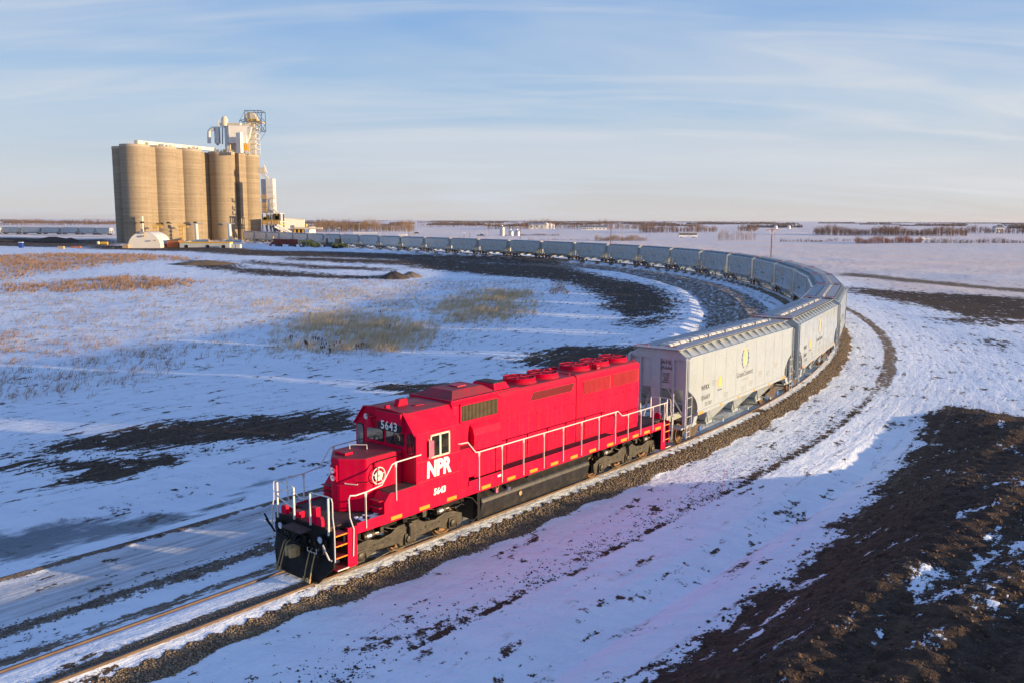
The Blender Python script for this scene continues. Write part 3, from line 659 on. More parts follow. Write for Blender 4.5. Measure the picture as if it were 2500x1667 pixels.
    B(mb, 'wheel_disc', 'hand_white', hw); B(MB().cyl((2.85,.9,2.84),(2.85,1.0,2.84),.035,n=10), 'wheel_hub', 'brass', hw)
    for y in (.32,.72):
        B(MB().box(1.95+ (y-.15)*.85, 2.05+(y-.15)*.85, y-.05, y+.05, 1.80, 1.88), 'sand_cap', 'black_metal', nose)
    # intake section behind the cab
    ins = B(MB().prism([(-1.12,1.88),(-1.12,4.56),(-1.02,4.69),(1.02,4.69),(1.12,4.56),(1.12,1.88)], 'x', 6.10, 8.58), 'intake_section', 'red', bevel=.015)
    B(MB().loft([[(6.12,-1.06,4.695),(8.60,-1.06,4.695),(8.60,1.06,4.695),(6.12,1.06,4.695)],[(6.12,-1.06,4.76),(8.60,-1.06,4.76),(8.60,1.06,4.76),(6.12,1.06,4.76)]]), 'intake_roof', 'red', ins)
    B(MB().loft([[(6.28,-.92,4.765),(8.52,-.92,4.765),(8.52,.92,4.765),(6.28,.92,4.765)],[(6.68,-.55,4.98),(8.25,-.55,4.98),(8.25,.55,4.98),(6.68,.55,4.98)]]), 'intake_hatch', 'red', ins, bevel=.01)
    B(MB().box(7.3,7.75,-.22,.22,4.985,5.02), 'lift_plate', 'red_dark', ins)
    for sy in (1,-1):
        gr = B(MB().box(6.50,8.45,min(sy*1.121,sy*1.126),max(sy*1.121,sy*1.126),3.98,4.54), 'intake_grille', 'dark_gap', ins)
        for k in range(27):
            x = 6.53+k*.072; B(MB().box(x,x+.034,min(sy*1.127,sy*1.155),max(sy*1.127,sy*1.155),3.99,4.53), 'slat', 'grille', gr)
        fr = MB()
        for a in ((6.44,8.51,4.54,4.60),(6.44,8.51,3.92,3.98),(6.44,6.50,3.92,4.60),(8.45,8.51,3.92,4.60)): fr.box(a[0],a[1],min(sy*1.12,sy*1.165),max(sy*1.12,sy*1.165),a[2],a[3])
        B(fr, 'grille_frame', 'red', gr)
        B(MB().prism([(sy*1.10,1.89),(sy*1.34,1.89),(sy*1.34,3.42),(sy*1.27,3.66),(sy*1.10,3.86)], 'x', 6.97, 8.47), 'blower_bulge', 'red', ins, bevel=.03)
    # long hood
    hd = B(MB().prism([(-.955,1.88),(-.955,4.50),(-.93,4.58),(-.85,4.65),(.85,4.65),(.93,4.58),(.955,4.50),(.955,1.88)], 'x', 8.58, 13.56), 'engine_hood', 'red', bevel=.01)
    rd = B(MB().prism([(-.99,1.88),(-.99,4.53),(-.965,4.61),(-.87,4.685),(.87,4.685),(.965,4.61),(.99,4.53),(.99,1.88)], 'x', 13.56, 18.36), 'radiator_section', 'red', bevel=.04)
    B(MB().box(13.60,18.33,-.95,.95,1.705,1.90), 'hood_plinth', 'red', rd)
    for sy in (1,-1):
        for par, x0, x1, n, ys, z0, z1 in ((hd, 8.72, 13.48, 8, .955, 1.98, 3.74), (rd, 13.72, 18.26, 8, .99, 1.98, 3.70)):
            w = (x1-x0)/n
            for k in range(n):
                d = B(MB().box(x0+k*w+.012, x0+(k+1)*w-.012, min(sy*ys,sy*(ys+.014)), max(sy*ys,sy*(ys+.014)), z0, z1), 'hood_door', 'red', par, bevel=.004)
                B(MB().box(x0+k*w-.012, x0+k*w+.012, min(sy*ys,sy*(ys+.006)), max(sy*ys,sy*(ys+.006)), z0, z1), 'door_seam', 'grille_dark', d)  # dark strip painted for the shade in the gap between doors
                for z in (z0+.45, z1-.25): B(MB().box(x0+(k+.5)*w+.20, x0+(k+.5)*w+.225, min(sy*(ys+.012),sy*(ys+.035)), max(sy*(ys+.012),sy*(ys+.035)), z, z+.08), 'latch', 'red', d)
        # brake grid slot
        q = [(10.59,4.06),(10.77,4.37),(13.46,4.37),(13.22,4.06)]
        g = B(MB().prism(q, 'y', sy*.956, sy*.962), 'brake_grille', 'grille_dark', hd)
        for k in range(34):
            x = 10.64+k*.077
            B(MB().prism([(x,4.075),(x+.018,4.075),(x+.188,4.355),(x+.17,4.355)], 'y', sy*.963, sy*.985), 'slat', 'red_dark', g)
        for x0, x1 in ((14.0,16.02),(16.2,18.26)):
            g = B(MB().box(x0,x1,min(sy*.991,sy*.996),max(sy*.991,sy*.996),3.80,4.36), 'radiator_grille', 'grille', rd)
            n = 22
            for k in range(n):
                x = x0+.01+(x1-x0-.02)*k/n
                B(MB().box(x,x+.046,min(sy*.997,sy*1.012),max(sy*.997,sy*1.012),3.805,4.355), 'slat', 'red', g)
            mb = MB()
            for k in range(9): mb.box(x0,x1,min(sy*1.012,sy*1.018),max(sy*1.012,sy*1.018),3.83+k*.062,3.838+k*.062)
            B(mb, 'mesh_wire', 'grille_dark', g)
    # roof gear
    st = B(MB().loft([[(8.85,-.62,4.64),(9.75,-.62,4.64),(9.75,.62,4.64),(8.85,.62,4.64)],[(8.95,-.50,4.90),(9.65,-.50,4.90),(9.65,.50,4.90),(8.95,.50,4.90)]]), 'exhaust_stack', 'red', hd, bevel=.01)
    B(MB().box(9.02,9.58,-.44,.44,4.895,4.925), 'stack_opening', 'grille_dark', st)
    B(MB().box(8.66,10.05,-.80,.80,4.645,4.675), 'roof_hatch', 'red', hd, bevel=.005)
    for par, zz, xs in ((hd, 4.64, (11.05,12.52)), (rd, 4.675, (14.72,16.18,17.66))):
        for k, x in enumerate(xs):
            fan = B(MB().lathe((x,0,zz), [(.70,0),(.70,.03),(.645,.05),(.645,.19),(.655,.21),(.60,.21),(.60,.08),(.0,.08)], 32), 'roof_fan', 'red', par, smooth=True)
            B(MB().lathe((x,0,zz), [(.0,.083),(.598,.083),(.598,.088),(0,.088)], 28), 'fan_well', 'grille_dark', fan)
            gm = MB()
            for r_ in (.16,.27,.38,.49): gm.ring((x,0,zz+.19), r_, .010, 24, 4, 'z')
            B(gm, 'guard_ring', 'red_dark', fan)
            bl = MB()
            for a in range(4):
                an = math.pi*a/4+.3; bl.bar((x-.6*math.cos(an),-.6*math.sin(an),zz+.20),(x+.6*math.cos(an),.6*math.sin(an),zz+.20),.03,.02)
            B(bl, 'guard_bar', 'red', fan)
            wl_ = MB()
            for a in range(7):
                an = 2*math.pi*a/7; c_, s_ = math.cos(an), math.sin(an); c2, s2_ = math.cos(an+.5), math.sin(an+.5)
                wl_.add([(x+.1*c_,.1*s_,zz+.11),(x+.56*c_,.56*s_,zz+.10),(x+.56*c2,.56*s2_,zz+.15),(x+.1*c2,.1*s2_,zz+.14)], [(0,1,2,3)])
            B(wl_, 'fan_blade', 'red_dark', fan)
            B(MB().cyl((x,0,zz+.08),(x,0,zz+.185),.11 if not (par is rd and k == 1) else .34, n=18), 'fan_hub', 'decal_grey' if (par is rd and k == 1) else 'red_dark', fan)
    for x in (13.75,14.1): B(MB().box(x-.12,x+.12,-.75,-.5,4.66,4.78), 'vent_box', 'red', rd)
    horn = B(MB().box(15.28,15.5,.55,.80,4.68,4.76), 'horn', 'red_dark', rd)
    for y, ln in ((.58,.36),(.68,.30),(.78,.26)):
        B(MB().lathe((15.45-ln,y,4.84), [(.0,.0),(.075,0),(.045,.10),(.03,ln),(.0,ln)], 12, 'x'), 'horn_bell', 'red_dark', horn, smooth=True)
    for x, y in ((8.9,.86),(13.3,.8),(6.2,1.0),(18.1,.82),(12.0,.86)): B(MB().ring((x,y,4.73), .045, .014, 12, 5, 'y'), 'lifting_eye', 'red', hd)
    B(MB().box(18.362,18.375,-.3,.3,3.2,4.1), 'rear_number_panel', 'rubber', rd)
    # fuel tank and air reservoirs
    tk_ = [(-1.42,1.06),(-1.45,.93),(-1.30,.34),(-.9,.20),(.9,.20),(1.30,.34),(1.45,.93),(1.42,1.06),(1.0,1.40),(-1.0,1.40)]
    tank = B(MB().prism(tk_, 'x', 7.25, 13.93), 'fuel_tank', 'tank_black', bevel=.05)
    for sy in (1,-1):
        B(MB().lathe((9.39,sy*1.44,.80), [(0,0),(.09,0),(.09,.03*sy),(0,.03*sy)], 16, 'y'), 'fuel_gauge', 'brass', tank)
        ar = B(MB().cyl((10.02,sy*1.16,1.36),(13.98,sy*1.16,1.36),.185,n=18), 'air_reservoir', 'tank_black', smooth=True)
        for x in (10.0,13.985): B(MB().cyl((x,sy*1.16,1.36),(x+.015,sy*1.16,1.36),.12,n=12), 'end_cap', 'black_metal', ar)
        B(MB().cyl((8.75,sy*1.36,1.02),(8.75,sy*1.42,1.22),.10,n=14), 'fuel_filler', 'steel_bright', tank)
        fl = B(MB().box(8.02,8.14,min(sy*1.36,sy*1.44),max(sy*1.36,sy*1.44),1.12,1.30), 'cutoff_tag', 'mirror_pink', tank)
        B(MB().ring((8.08,sy*1.45,1.36), .08, .012, 14, 5, 'y'), 'pull_ring', 'brass', fl)
        B(MB().box(7.05,7.20,min(sy*1.2,sy*1.4),max(sy*1.2,sy*1.4),.30,1.42), 'tank_bracket', 'black_metal', tank)
        B(MB().tube([(6.35,sy*1.15,1.35),(6.75,sy*1.42,1.25),(7.02,sy*1.45,.95),(7.05,sy*1.45,.55),(6.7,sy*1.38,.30),(6.2,sy*1.2,.28)], .022, 6), 'sand_hose', 'rubber', smooth=True)
    # trucks
    for xc in (3.86,17.12):
        sgn = 1 if xc < 10 else -1
        prof = [(-2.55,.36),(-2.60,.74),(-2.15,.92),(-1.72,.96),(-1.25,.84),(-.75,.90),(-.45,1.06),(.45,1.06),(.75,.90),(1.25,.84),(1.72,.96),(2.15,.92),(2.60,.74),(2.55,.36),(2.34,.30),(2.28,.62),(1.86,.62),(1.78,.36),(1.40,.52),(.42,.46),(.32,.26),(.22,.26),(.21,.60),(-.21,.60),(-.22,.26),(-.32,.26),(-.42,.46),(-1.40,.52),(-1.78,.36),(-1.86,.62),(-2.28,.62),(-2.34,.30)]
        mb = MB()
        for sy in (1,-1): mb.prism([(xc+a,b) for a,b in prof], 'y', sy*1.06, sy*1.22)
        for a in (-1.05,1.05): mb.box(xc+a-.18,xc+a+.18,-1.06,1.06,.52,.80)
        tr = B(mb, 'truck_frame', 'truck_metal', bevel=.02)
        for a in (-2.07,0,2.07):
            for sy in (1,-1):
                w = B(MB().lathe((xc+a, sy*.66, .508), [(.0,0),(.56,0),(.56,sy*.03),(.508,sy*.04),(.505,sy*.14),(.44,sy*.145),(.40,sy*.09),(.16,sy*.08),(.14,sy*.16),(0,sy*.16)], 30, 'y'), 'wheel', 'wheel_steel', tr, smooth=True)
                B(MB().prism(rrect(xc+a,.52,.36,.40,.05), 'y', sy*1.13, sy*1.27), 'journal_box', 'truck_metal', tr, bevel=.015)
                B(MB().lathe((xc+a, sy*1.27, .52), [(0,0),(.135,0),(.135,sy*.05),(.08,sy*.07),(0,sy*.07)], 16, 'y'), 'journal_cap', 'truck_metal', tr, smooth=True)
                for da in (-.30,.30):
                    B(MB().lathe((xc+a+da, sy*1.14, .66), [(.0,0),(.075,0),(.075,.24),(0,.24)], 12), 'coil_spring', 'black_metal', tr)
            B(MB().cyl((xc+a,-.66,.508),(xc+a,.66,.508),.09,n=12), 'axle', 'truck_metal', tr)
        for sy in (1,-1):
            for a in (-1.45,-1.1,-.8,.8,1.12,1.44): B(MB().lathe((xc+a,sy*1.222,.72), [(0,0),(.045,0),(.045,sy*.004),(0,sy*.004)], 12, 'y'), 'frame_hole', 'rubber', tr)
            for a, dr in ((-1.55,1),(1.65,-1)):
                bc = B(MB().cyl((xc+a-.34,sy*1.16,1.08),(xc+a+.10,sy*1.16,1.08),.115,n=16), 'brake_cylinder', 'truck_metal', tr, smooth=True)
                B(MB().cyl((xc+a+.10,sy*1.16,1.08),(xc+a+.32,sy*1.16,1.06),.035,n=8), 'piston_rod', 'steel_bright', bc)
                B(MB().cyl((xc+a-.22,sy*1.16,1.08),(xc+a-.05,sy*1.16,1.08),.118,n=16), 'cylinder_band', 'steel_bright', bc)
            sh = B(MB().cyl((xc+.02,sy*1.30,.50),(xc+.02,sy*1.30,.98),.055,n=12), 'shock_absorber', 'truck_metal', tr)
            B(MB().box(xc-.07,xc+.11,min(sy*1.2,sy*1.36),max(sy*1.2,sy*1.36),.98,1.08), 'shock_mount', 'truck_metal', sh)
            for a in (-2.45,-1.62,-.44,.44,1.62,2.45):
                sg = 1 if a in (-2.45,-.44,1.62) else -1
                B(MB().prism([(xc+a-.05,.30),(xc+a+.05,.30),(xc+a+.07,.62),(xc+a-.03,.70)], 'y', sy*.80, sy*1.0), 'brake_shoe', 'black_metal', tr)
                B(MB().bar((xc+a,sy*1.03,.98),(xc+a+.03,sy*1.03,.40),.06,.05), 'brake_hanger', 'truck_metal', tr)
            for k in range(7):
                x = xc-2.3+k*.74+random.uniform(-.1,.1); z = random.uniform(1.0,1.28)
                B(MB().tube([(x,sy*1.10,z),(x+.25,sy*1.2,z+random.uniform(-.1,.12)),(x+.55,sy*1.17,z+random.uniform(-.15,.05)),(x+.75,sy*1.1,.95)], .018, 5), 'air_pipe', 'truck_metal' if k % 3 else 'rubber', tr, smooth=True)
            for k in range(5):
                x = xc-2.1+k*.95+random.uniform(-.12,.12); w = random.uniform(.12,.3)
                B(MB().box(x,x+w,min(sy*.98,sy*1.16),max(sy*.98,sy*1.16),random.uniform(.98,1.05),random.uniform(1.15,1.34)), 'equipment_box', 'truck_metal' if k % 2 else 'black_metal', tr, bevel=.012)
            B(MB().tube([(xc-2.5,sy*1.26,.26),(xc-1.6,sy*1.26,.24),(xc-.9,sy*1.28,.34),(xc+.9,sy*1.28,.34),(xc+1.7,sy*1.26,.24)], .022, 5), 'brake_rod', 'truck_metal', tr)
    # end plates, pilots, couplers, steps, end rails at both ends
    def end(F, front):
        def E(mb, name, m, parent=L, smooth=False, bevel=0):
            if not front: mb.v = [(20.98-x, y, z) for x, y, z in mb.v]
            return B(mb, name, m, parent, smooth, bevel)
        dark = 'black_metal' if front else 'red'
        pl = E(MB().box(.60,.66,-1.46,1.46,.62,1.68), 'end_plate', dark, bevel=.01)
        if front:
            ring = lambda y0, y1, z0, x, zc: None
            plow = MB().loft([[(.62,-1.46,.98),(.62,1.46,.98),(.55,1.50,.60),(.30,1.05,.05),(.22,.35,.06),(.22,-.35,.06),(.30,-1.05,.05),(.55,-1.50,.60)],
                              [(.66,-1.46,.98),(.66,1.46,.98),(.60,1.50,.60),(.36,1.05,.05),(.28,.35,.06),(.28,-.35,.06),(.36,-1.05,.05),(.60,-1.50,.60)]])
            pw = E(plow, 'snow_plow', 'black_metal', bevel=.012)
            E(MB().box(.26,.30,-1.02,1.02,.05,.10), 'plow_edge', 'truck_metal', pw)
            E(MB().box(.16,.64,-.52,.42,1.50,1.56), 'step_plate', 'deck')
            for y in (-1.0,1.0):
                dl = E(MB().cyl((.46,y,1.38),(.60,y,1.38),.135,n=18), 'ditch_light', 'black_metal', pl)
                E(MB().lathe((.455,y,1.38), [(0,.02),(.105,0),(.105,-.005),(0,.005)], 16, 'x'), 'lens', 'lens', dl, smooth=True)
            for y in (.52,.66,.78,-.62,-.76):
                hs = E(MB().tube([(.56,y,.98),(.42,y*1.02,.92),(.30,y*1.04,.60),(.20,y*1.06,.28),(.16,y*1.08,.14)], .022, 6), 'brake_hose', 'brass' if y != .66 else 'rubber', pl, smooth=True)
                E(MB().cyl((.17,y*1.07,.20),(.13,y*1.08,.08),.04,n=8), 'glad_hand', 'brass', hs)
            E(MB().tube([(.50,.40,1.0),(.42,.42,1.02),(.42,.42,.92),(.42,.86,.92),(.42,.86,1.06),(.5,.88,1.06)], .014, 5), 'uncoupling_lever', 'hand_white', pl)
            E(MB().tube([(.55,-1.40,1.05),(.46,-.55,1.0),(.44,.25,1.02),(.44,1.40,1.12)], .010, 5), 'lift_rod', 'rubber', pl)
            E(MB().tube([(.56,1.05,1.22),(.45,1.15,1.25),(.42,1.32,1.08),(.45,1.42,.88),(.54,1.43,.80)], .026, 6), 'jumper_cable', 'hand_white', pl, smooth=True)
            for y, dz in ((-1.55,.18),(-1.62,.34)): E(MB().tube([(.55,-1.42,1.05),(.5,y,1.15+dz*.4),(.45,y-.22,1.25+dz)], .03, 5), 'plow_marker', 'black_metal', pl)
            for k in range(9):
                y = random.uniform(-1.2,1.2); z = random.uniform(.95,1.45); E(MB().tube([(.58,y,z),(.46,y+random.uniform(-.1,.1),z-.08),(.44,y+random.uniform(-.25,.25),z-.3),(.56,y+random.uniform(-.3,.3),z-.42)], .020, 5), 'cable', 'rubber' if k % 3 else 'truck_metal', pl, smooth=True)
            for y in (-1.25,-.35,.15,1.15): E(MB().box(.50,.60,y-.10,y+.10,1.05+.1*abs(y),1.30+.1*abs(y)), 'junction_box', 'black_metal', pl, bevel=.01)
            for y in (-.95,-.80,.30,.55): E(MB().box(.56,.60,y,y+.08,1.1,1.2), 'receptacle', 'truck_metal', pl)
            rb = E(MB().box(.66,.86,.30,.54,1.70,2.22), 'tall_bracket', 'red', bevel=.015); E(MB().box(.66,.95,.1,.34,1.70,1.86), 'bracket_foot', 'red', rb)
            for y in (-1.05,.72): E(MB().prism([(y-.14,1.70),(y-.14,1.88),(y-.08,1.97),(y+.04,2.0),(y+.12,1.93),(y+.14,1.70)], 'x', .64, .76), 'deck_lug', 'red', bevel=.01)
            E(MB().box(.68,.9,-.62,-.30,1.70,1.90), 'deck_lug', 'red', bevel=.01)
        else:
            E(MB().box(.50,.60,-1.2,1.2,.25,.62), 'pilot', 'black_metal')
            for y in (-.9,.85): E(MB().prism([(y-.14,1.70),(y-.14,1.88),(y-.08,1.97),(y+.04,2.0),(y+.12,1.93),(y+.14,1.70)], 'x', .64, .76), 'deck_lug', 'red', bevel=.01)
        cp = E(MB().box(.30,.62,-.10,.10,.76,.98), 'coupler', 'truck_metal', bevel=.02)
        E(MB().prism([(.34,-.17),(.34,.17),(.14,.20),(.0,.16),(-.02,.06),(.10,.02),(.12,-.06),(.02,-.10),(.0,-.16),(.14,-.20)], 'z', .72, 1.02), 'knuckle', 'brass' if front else 'truck_metal', cp, bevel=.02)
        E(MB().box(.54,.60,-.28,.28,.62,1.12), 'coupler_pocket', 'black_metal', cp)
        for sy in (1,-1):
            a, b = min(sy*1.07,sy*1.525), max(sy*1.07,sy*1.525)
            E(MB().prism([(1.10,1.69),(1.45,1.69),(1.47,.46),(1.36,.44),(1.08,.44)], 'y', sy*1.49, sy*1.53), 'step_post', 'red', bevel=.008)
            E(MB().box(1.36,1.45,a,b,.44,1.56), 'step_back', 'red' if front else 'black_metal')
            for z, dpt_ in ((.46,.06),(.83,.0),(1.20,0),(1.52,0)):
                st_ = E(MB().box(.64,1.10+ (.25 if z < .6 else 0),min(sy*(1.09),sy*(1.50+dpt_)),max(sy*(1.09),sy*(1.50+dpt_)),z,z+.045), 'step', 'red')
                E(MB().box(.66,1.09,min(sy*(1.501+dpt_),sy*(1.512+dpt_)),max(sy*(1.501+dpt_),sy*(1.512+dpt_)),z+.006,z+.04), 'step_edge', 'orange' if z > .6 else 'hand_white', st_)
            E(MB().box(.64,1.09,min(sy*1.088,sy*1.10),max(sy*1.088,sy*1.10),.52,.64), 'step_riser', 'decal_white' if front else 'red')
        # rails
        zt = 2.70 if front else 2.66
        for y in (-1.28,-.42,.40,1.28):
            E(MB().bar((.58,y,1.55 if abs(y) > 1 else 1.68),(.58,y,zt),.045,.055), 'stanchion', 'hand_white')
        for sy in (1,-1):
            E(MB().tube([(.58,sy*.42,zt-.02),(.57,sy*.46,zt+.02),(.57,sy*1.28,zt+.05),(.58,sy*1.44,zt+.02),(.58,sy*1.48,zt-.1),(.58,sy*1.48,2.15),(.56,sy*1.57,1.75),(.56,sy*1.57,.80),(.60,sy*1.50,.76)], .021, 7), 'grab_rail', 'hand_white', smooth=True)
        if front:
            E(MB().tube([(.58,-.46,2.62),(.40,-.70,2.60),(.32,-.95,2.50),(.34,-.98,2.40),(.5,-.6,2.12),(.58,-.46,2.05)], .025, 7), 'gate_loop', 'hand_white', smooth=True)
        ch = [(.57, -.42+.82*k/12, zt-.10-.16*math.sin(math.pi*k/12)) for k in range(13)]
        E(MB().tube(ch, .010, 5), 'safety_chain', 'hand_white' if front else 'brass')
    end(1, True); end(1, False)
    # side handrails, every stanchion its own piece
    for sy in (1,-1):
        Y = sy*1.555
        B(MB().tube([(1.27,Y,.78),(1.31,Y,1.62),(1.17,Y,2.02),(1.14,Y,2.60),(1.19,Y,2.70),(1.40,Y,2.655),(1.82,Y,2.665),(2.46,Y,2.74),(2.90,Y,3.30),(3.06,Y,3.34),(4.16,Y,3.36),(4.20,Y*.97,3.36)], .022, 7), 'handrail', 'hand_white', smooth=True)
        B(MB().tube([(5.98,Y*.965,3.36),(6.02,Y,3.36),(6.40,Y,3.34),(6.80,Y,2.91),(7.0,Y,2.885),(15.80,Y,2.885),(16.12,Y,2.64),(16.3,Y,2.62),(19.90,Y,2.62)], .022, 7), 'handrail', 'hand_white', smooth=True)
        B(MB().tube([(19.86,Y,2.62),(19.86,Y,2.2),(19.68,Y,1.75),(19.70,Y,.82),(19.66,sy*1.5,.80)], .021, 7), 'grab_rail', 'hand_white', smooth=True)
        for x, z0, z1 in [(1.80,1.52,2.66),(3.06,2.10,3.33)] + [(6.98+1.234*k,1.50,2.87) for k in range(8)] + [(16.62,1.52,2.61),(17.66,1.52,2.61),(18.69,1.52,2.61),(19.70,1.52,2.61)]:
            mb = MB().bar((x,sy*1.552,z0),(x,sy*1.552,z1),.055,.022)
            mb.prism([(x-.0275,z1-.16),(x+.0275,z1-.16),(x+.05,z1),(x-.05,z1)], 'y', sy*1.542, sy*1.566)
            B(mb, 'stanchion', 'hand_white')
    # dusting of snow left on the front deck
    mb = MB()
    for k in range(26):
        x = random.uniform(1.75,2.62); y = random.uniform(.95,1.42); r_ = random.uniform(.03,.10)
        mb.lathe((x,y,1.70), [(r_,0),(r_*.7,r_*.22),(0,r_*.3)], 7)
    B(mb, 'snow_dusting', 'snow_white')
    return L
paint('crate_cream', (0.66,0.60,0.46), 0.5, 0.06, (0.4,0.32,0.2), 0.35)
paint('mirror_pink', (0.50,0.12,0.20), 0.35, 0.1)
paint('snow_white', (0.82,0.83,0.86), 0.8, 0.03)
loco = flatten(build_loco())

# ------------------------------------------------------------------ covered hopper cars (x runs back from the front coupler, both sides alike)
def wheat_roundel():
    e = [( .19*math.cos(2*math.pi*i/28), .31*math.sin(2*math.pi*i/28)) for i in range(28)]; return e
def build_hopper():
    H = thing('hopper_car', 'first hopper', 'hopper car')
    def B(mb, name, m, parent=H, smooth=False, bevel=0): return mb.build(name, m, parent, flip=True, smooth=smooth, bevel=bevel)
    LN = CAR_L; CX = LN/2
    def sym(pts): return pts + [(LN-x, z) for x, z in reversed(pts)]
    # body shell: sides, sloped eaves, roof; the ends fall away as slope sheets
    def ring(x, zb, half=1.585):
        return [(x,-half,zb),(x,-half,4.40),(x,-1.08,4.70),(x,-.5,4.76),(x,.5,4.76),(x,1.08,4.70),(x,half,4.40),(x,half,zb)]
    body = B(MB().loft([ring(.98,2.86), ring(3.1,1.52), ring(LN-3.1,1.52), ring(LN-.98,2.86)]), 'body', 'hopper')
    curve = [(.93,4.42),(.93,2.80),(1.10,2.72),(1.38,2.58),(1.72,2.32),(1.94,2.05),(2.02,1.80),(1.95,1.62),(1.93,1.50)]
    for sy in (1,-1):
        sp = B(MB().prism(sym(curve), 'y', sy*1.587, sy*1.612), 'side_panel', 'hopper')
        B(MB().box(1.95,LN-1.95,min(sy*1.612,sy*1.66),max(sy*1.612,sy*1.66),1.47,1.64), 'side_sill', 'hopper', sp, bevel=.006)
        B(MB().box(.93,LN-.93,min(sy*1.56,sy*1.64),max(sy*1.56,sy*1.64),4.385,4.455), 'eave_rail', 'hopper', sp, bevel=.008)
        for k, x in enumerate((2.02,4.7,7.1,9.5,11.9,14.3)):
            w = .62 if k in (0,5) else .30
            B(MB().box(x,x+w,min(sy*1.661,sy*1.665),max(sy*1.661,sy*1.665),1.49,1.60), 'reflector', 'orange', sp)
        for k in range(15):
            x = 1.35+k*(LN-2.7)/14
            B(MB().prism([(sy*1.60,4.43),(sy*1.10,4.71),(sy*1.22,4.80)], 'x', x-.012, x+.012), 'roof_gusset', 'hopper_roof', body)
        B(MB().prism([(sy*1.06,4.705),(sy*1.09,4.705),(sy*1.20,4.82),(sy*1.17,4.82)], 'x', .9, LN-.9), 'roof_coaming', 'hopper_roof', body)
        rb = B(MB().box(.55,LN-.55,min(sy*.42,sy*1.02),max(sy*.42,sy*1.02),4.80,4.825), 'running_board', 'grating', body)
        # shallow pressed ribs that dapple the side sheets
        for k in range(9):
            x = 2.6+k*(LN-5.2)/8
            B(MB().box(x-.02,x+.02,min(sy*1.612,sy*1.618),max(sy*1.612,sy*1.618),1.7,4.3), 'weld_seam', 'hopper', sp)
    # trough hatch down the middle
    n = 6; x0, x1 = 1.5, LN-1.5; w = (x1-x0)/n
    for k in range(n):
        a, b = x0+k*w+.03, x0+(k+1)*w-.03
        hc = B(MB().prism([(-.30,4.76),(-.30,4.86),(-.20,4.93),(.20,4.93),(.30,4.86),(.30,4.76)], 'x', a, b), 'hatch_cover', 'hatch_white', body, bevel=.01)
        for j in range(3):
            xx = a+(b-a)*(j+.5)/3
            B(MB().tube([(xx,-.36,4.78),(xx,-.31,4.88),(xx,-.2,4.95),(xx,.2,4.95),(xx,.31,4.88),(xx,.36,4.78)], .018, 5), 'hatch_bar', 'hatch_white' if j != 1 else 'grating', hc)
        B(MB().box(b-.02,b+.08,.26,.40,4.78,4.96), 'hatch_latch', 'hatch_white', hc)
    for xe in (0,1):
        def X(x): return x if xe == 0 else LN-x
        def E(mb, name, m, parent=H, smooth=False, bevel=0):
            if xe: mb.v = [(LN-x, y, z) for x, y, z in mb.v]
            return B(mb, name, m, parent, smooth, bevel)
        es = E(MB().box(.90,.985,-1.60,1.60,2.84,4.44), 'end_sheet', 'hopper', bevel=.02)
        E(MB().prism([(-1.60,4.38),(-1.10,4.74),(1.10,4.74),(1.60,4.38),(1.60,4.30),(-1.60,4.30)], 'x', .80, .90), 'end_arch', 'hopper', es)
        E(MB().box(.30,.92,-1.55,1.55,1.02,1.10), 'end_platform', 'hopper')
        E(MB().box(.55,1.35,-1.20,1.20,4.80,4.83), 'cross_walk', 'grating')
        E(MB().tube([(.62,-1.1,4.83),(.62,-1.1,4.95),(.62,-.45,4.95),(.62,-.45,4.83)], .018, 5), 'roof_grab', 'decal_red2')
        E(MB().tube([(.62,.45,4.83),(.62,.45,4.95),(.62,1.1,4.95),(.62,1.1,4.83)], .018, 5), 'roof_grab', 'decal_red2')
        for y in (-1.5,1.5): E(MB().box(.62,.76,y-.07,y+.07,1.1,4.42), 'corner_post', 'hopper', bevel=.008)
        for y, ww in ((-.95,.05),(-.10,.24),(.82,.05)): E(MB().box(.78,.90,y-ww,y+ww,1.1,4.38), 'end_post', 'hopper', bevel=.008)
        E(MB().bar((.84,-.8,1.2),(1.6,-.8,2.5),.10,.08), 'end_brace', 'hopper'); E(MB().bar((.84,.5,2.9),(1.3,1.3,1.3),.10,.06), 'end_brace', 'hopper')
        for z in (1.75,2.25,2.95): E(MB().tube([(.66,-1.5,z),(.60,-1.4,z),(.60,1.4,z),(.66,1.5,z)], .016, 5), 'hand_hold', 'hopper')
        for sy in (1,-1):
            ld = E(MB().bar((.66,sy*1.64,.55),(.66,sy*1.64,4.35),.05,.03), 'ladder', 'hatch_white')
            E(MB().bar((1.20,sy*1.64,1.10),(1.20,sy*1.64,2.62),.05,.03), 'ladder_rail', 'hatch_white', ld)
            E(MB().bar((1.06,sy*1.64,.55),(1.06,sy*1.64,1.12),.05,.03), 'ladder_rail', 'hatch_white', ld)
            for z in (.62,.86): E(MB().bar((.66,sy*1.645,z),(1.06,sy*1.645,z),.03,.025), 'rung', 'hatch_white', ld)
            for z in (1.16,1.60,2.06,2.52): E(MB().bar((.66,sy*1.645,z),(1.20,sy*1.645,z),.03,.025), 'rung', 'hatch_white', ld)
            E(MB().prism([(1.95,1.47),(1.55,1.47),(1.45,1.20),(1.25,1.02),(1.62,1.02),(1.95,1.36)], 'y', sy*1.40, sy*1.64), 'jacking_pad', 'hopper')
            E(MB().box(.55,1.95,min(sy*1.50,sy*1.60),max(sy*1.50,sy*1.60),1.02,1.12), 'end_sill', 'hopper')
        # truck
        xc = 2.62
        bol = E(MB().box(xc-.22,xc+.22,-1.0,1.0,.62,.95), 'truck_bolster', 'truck_brown')
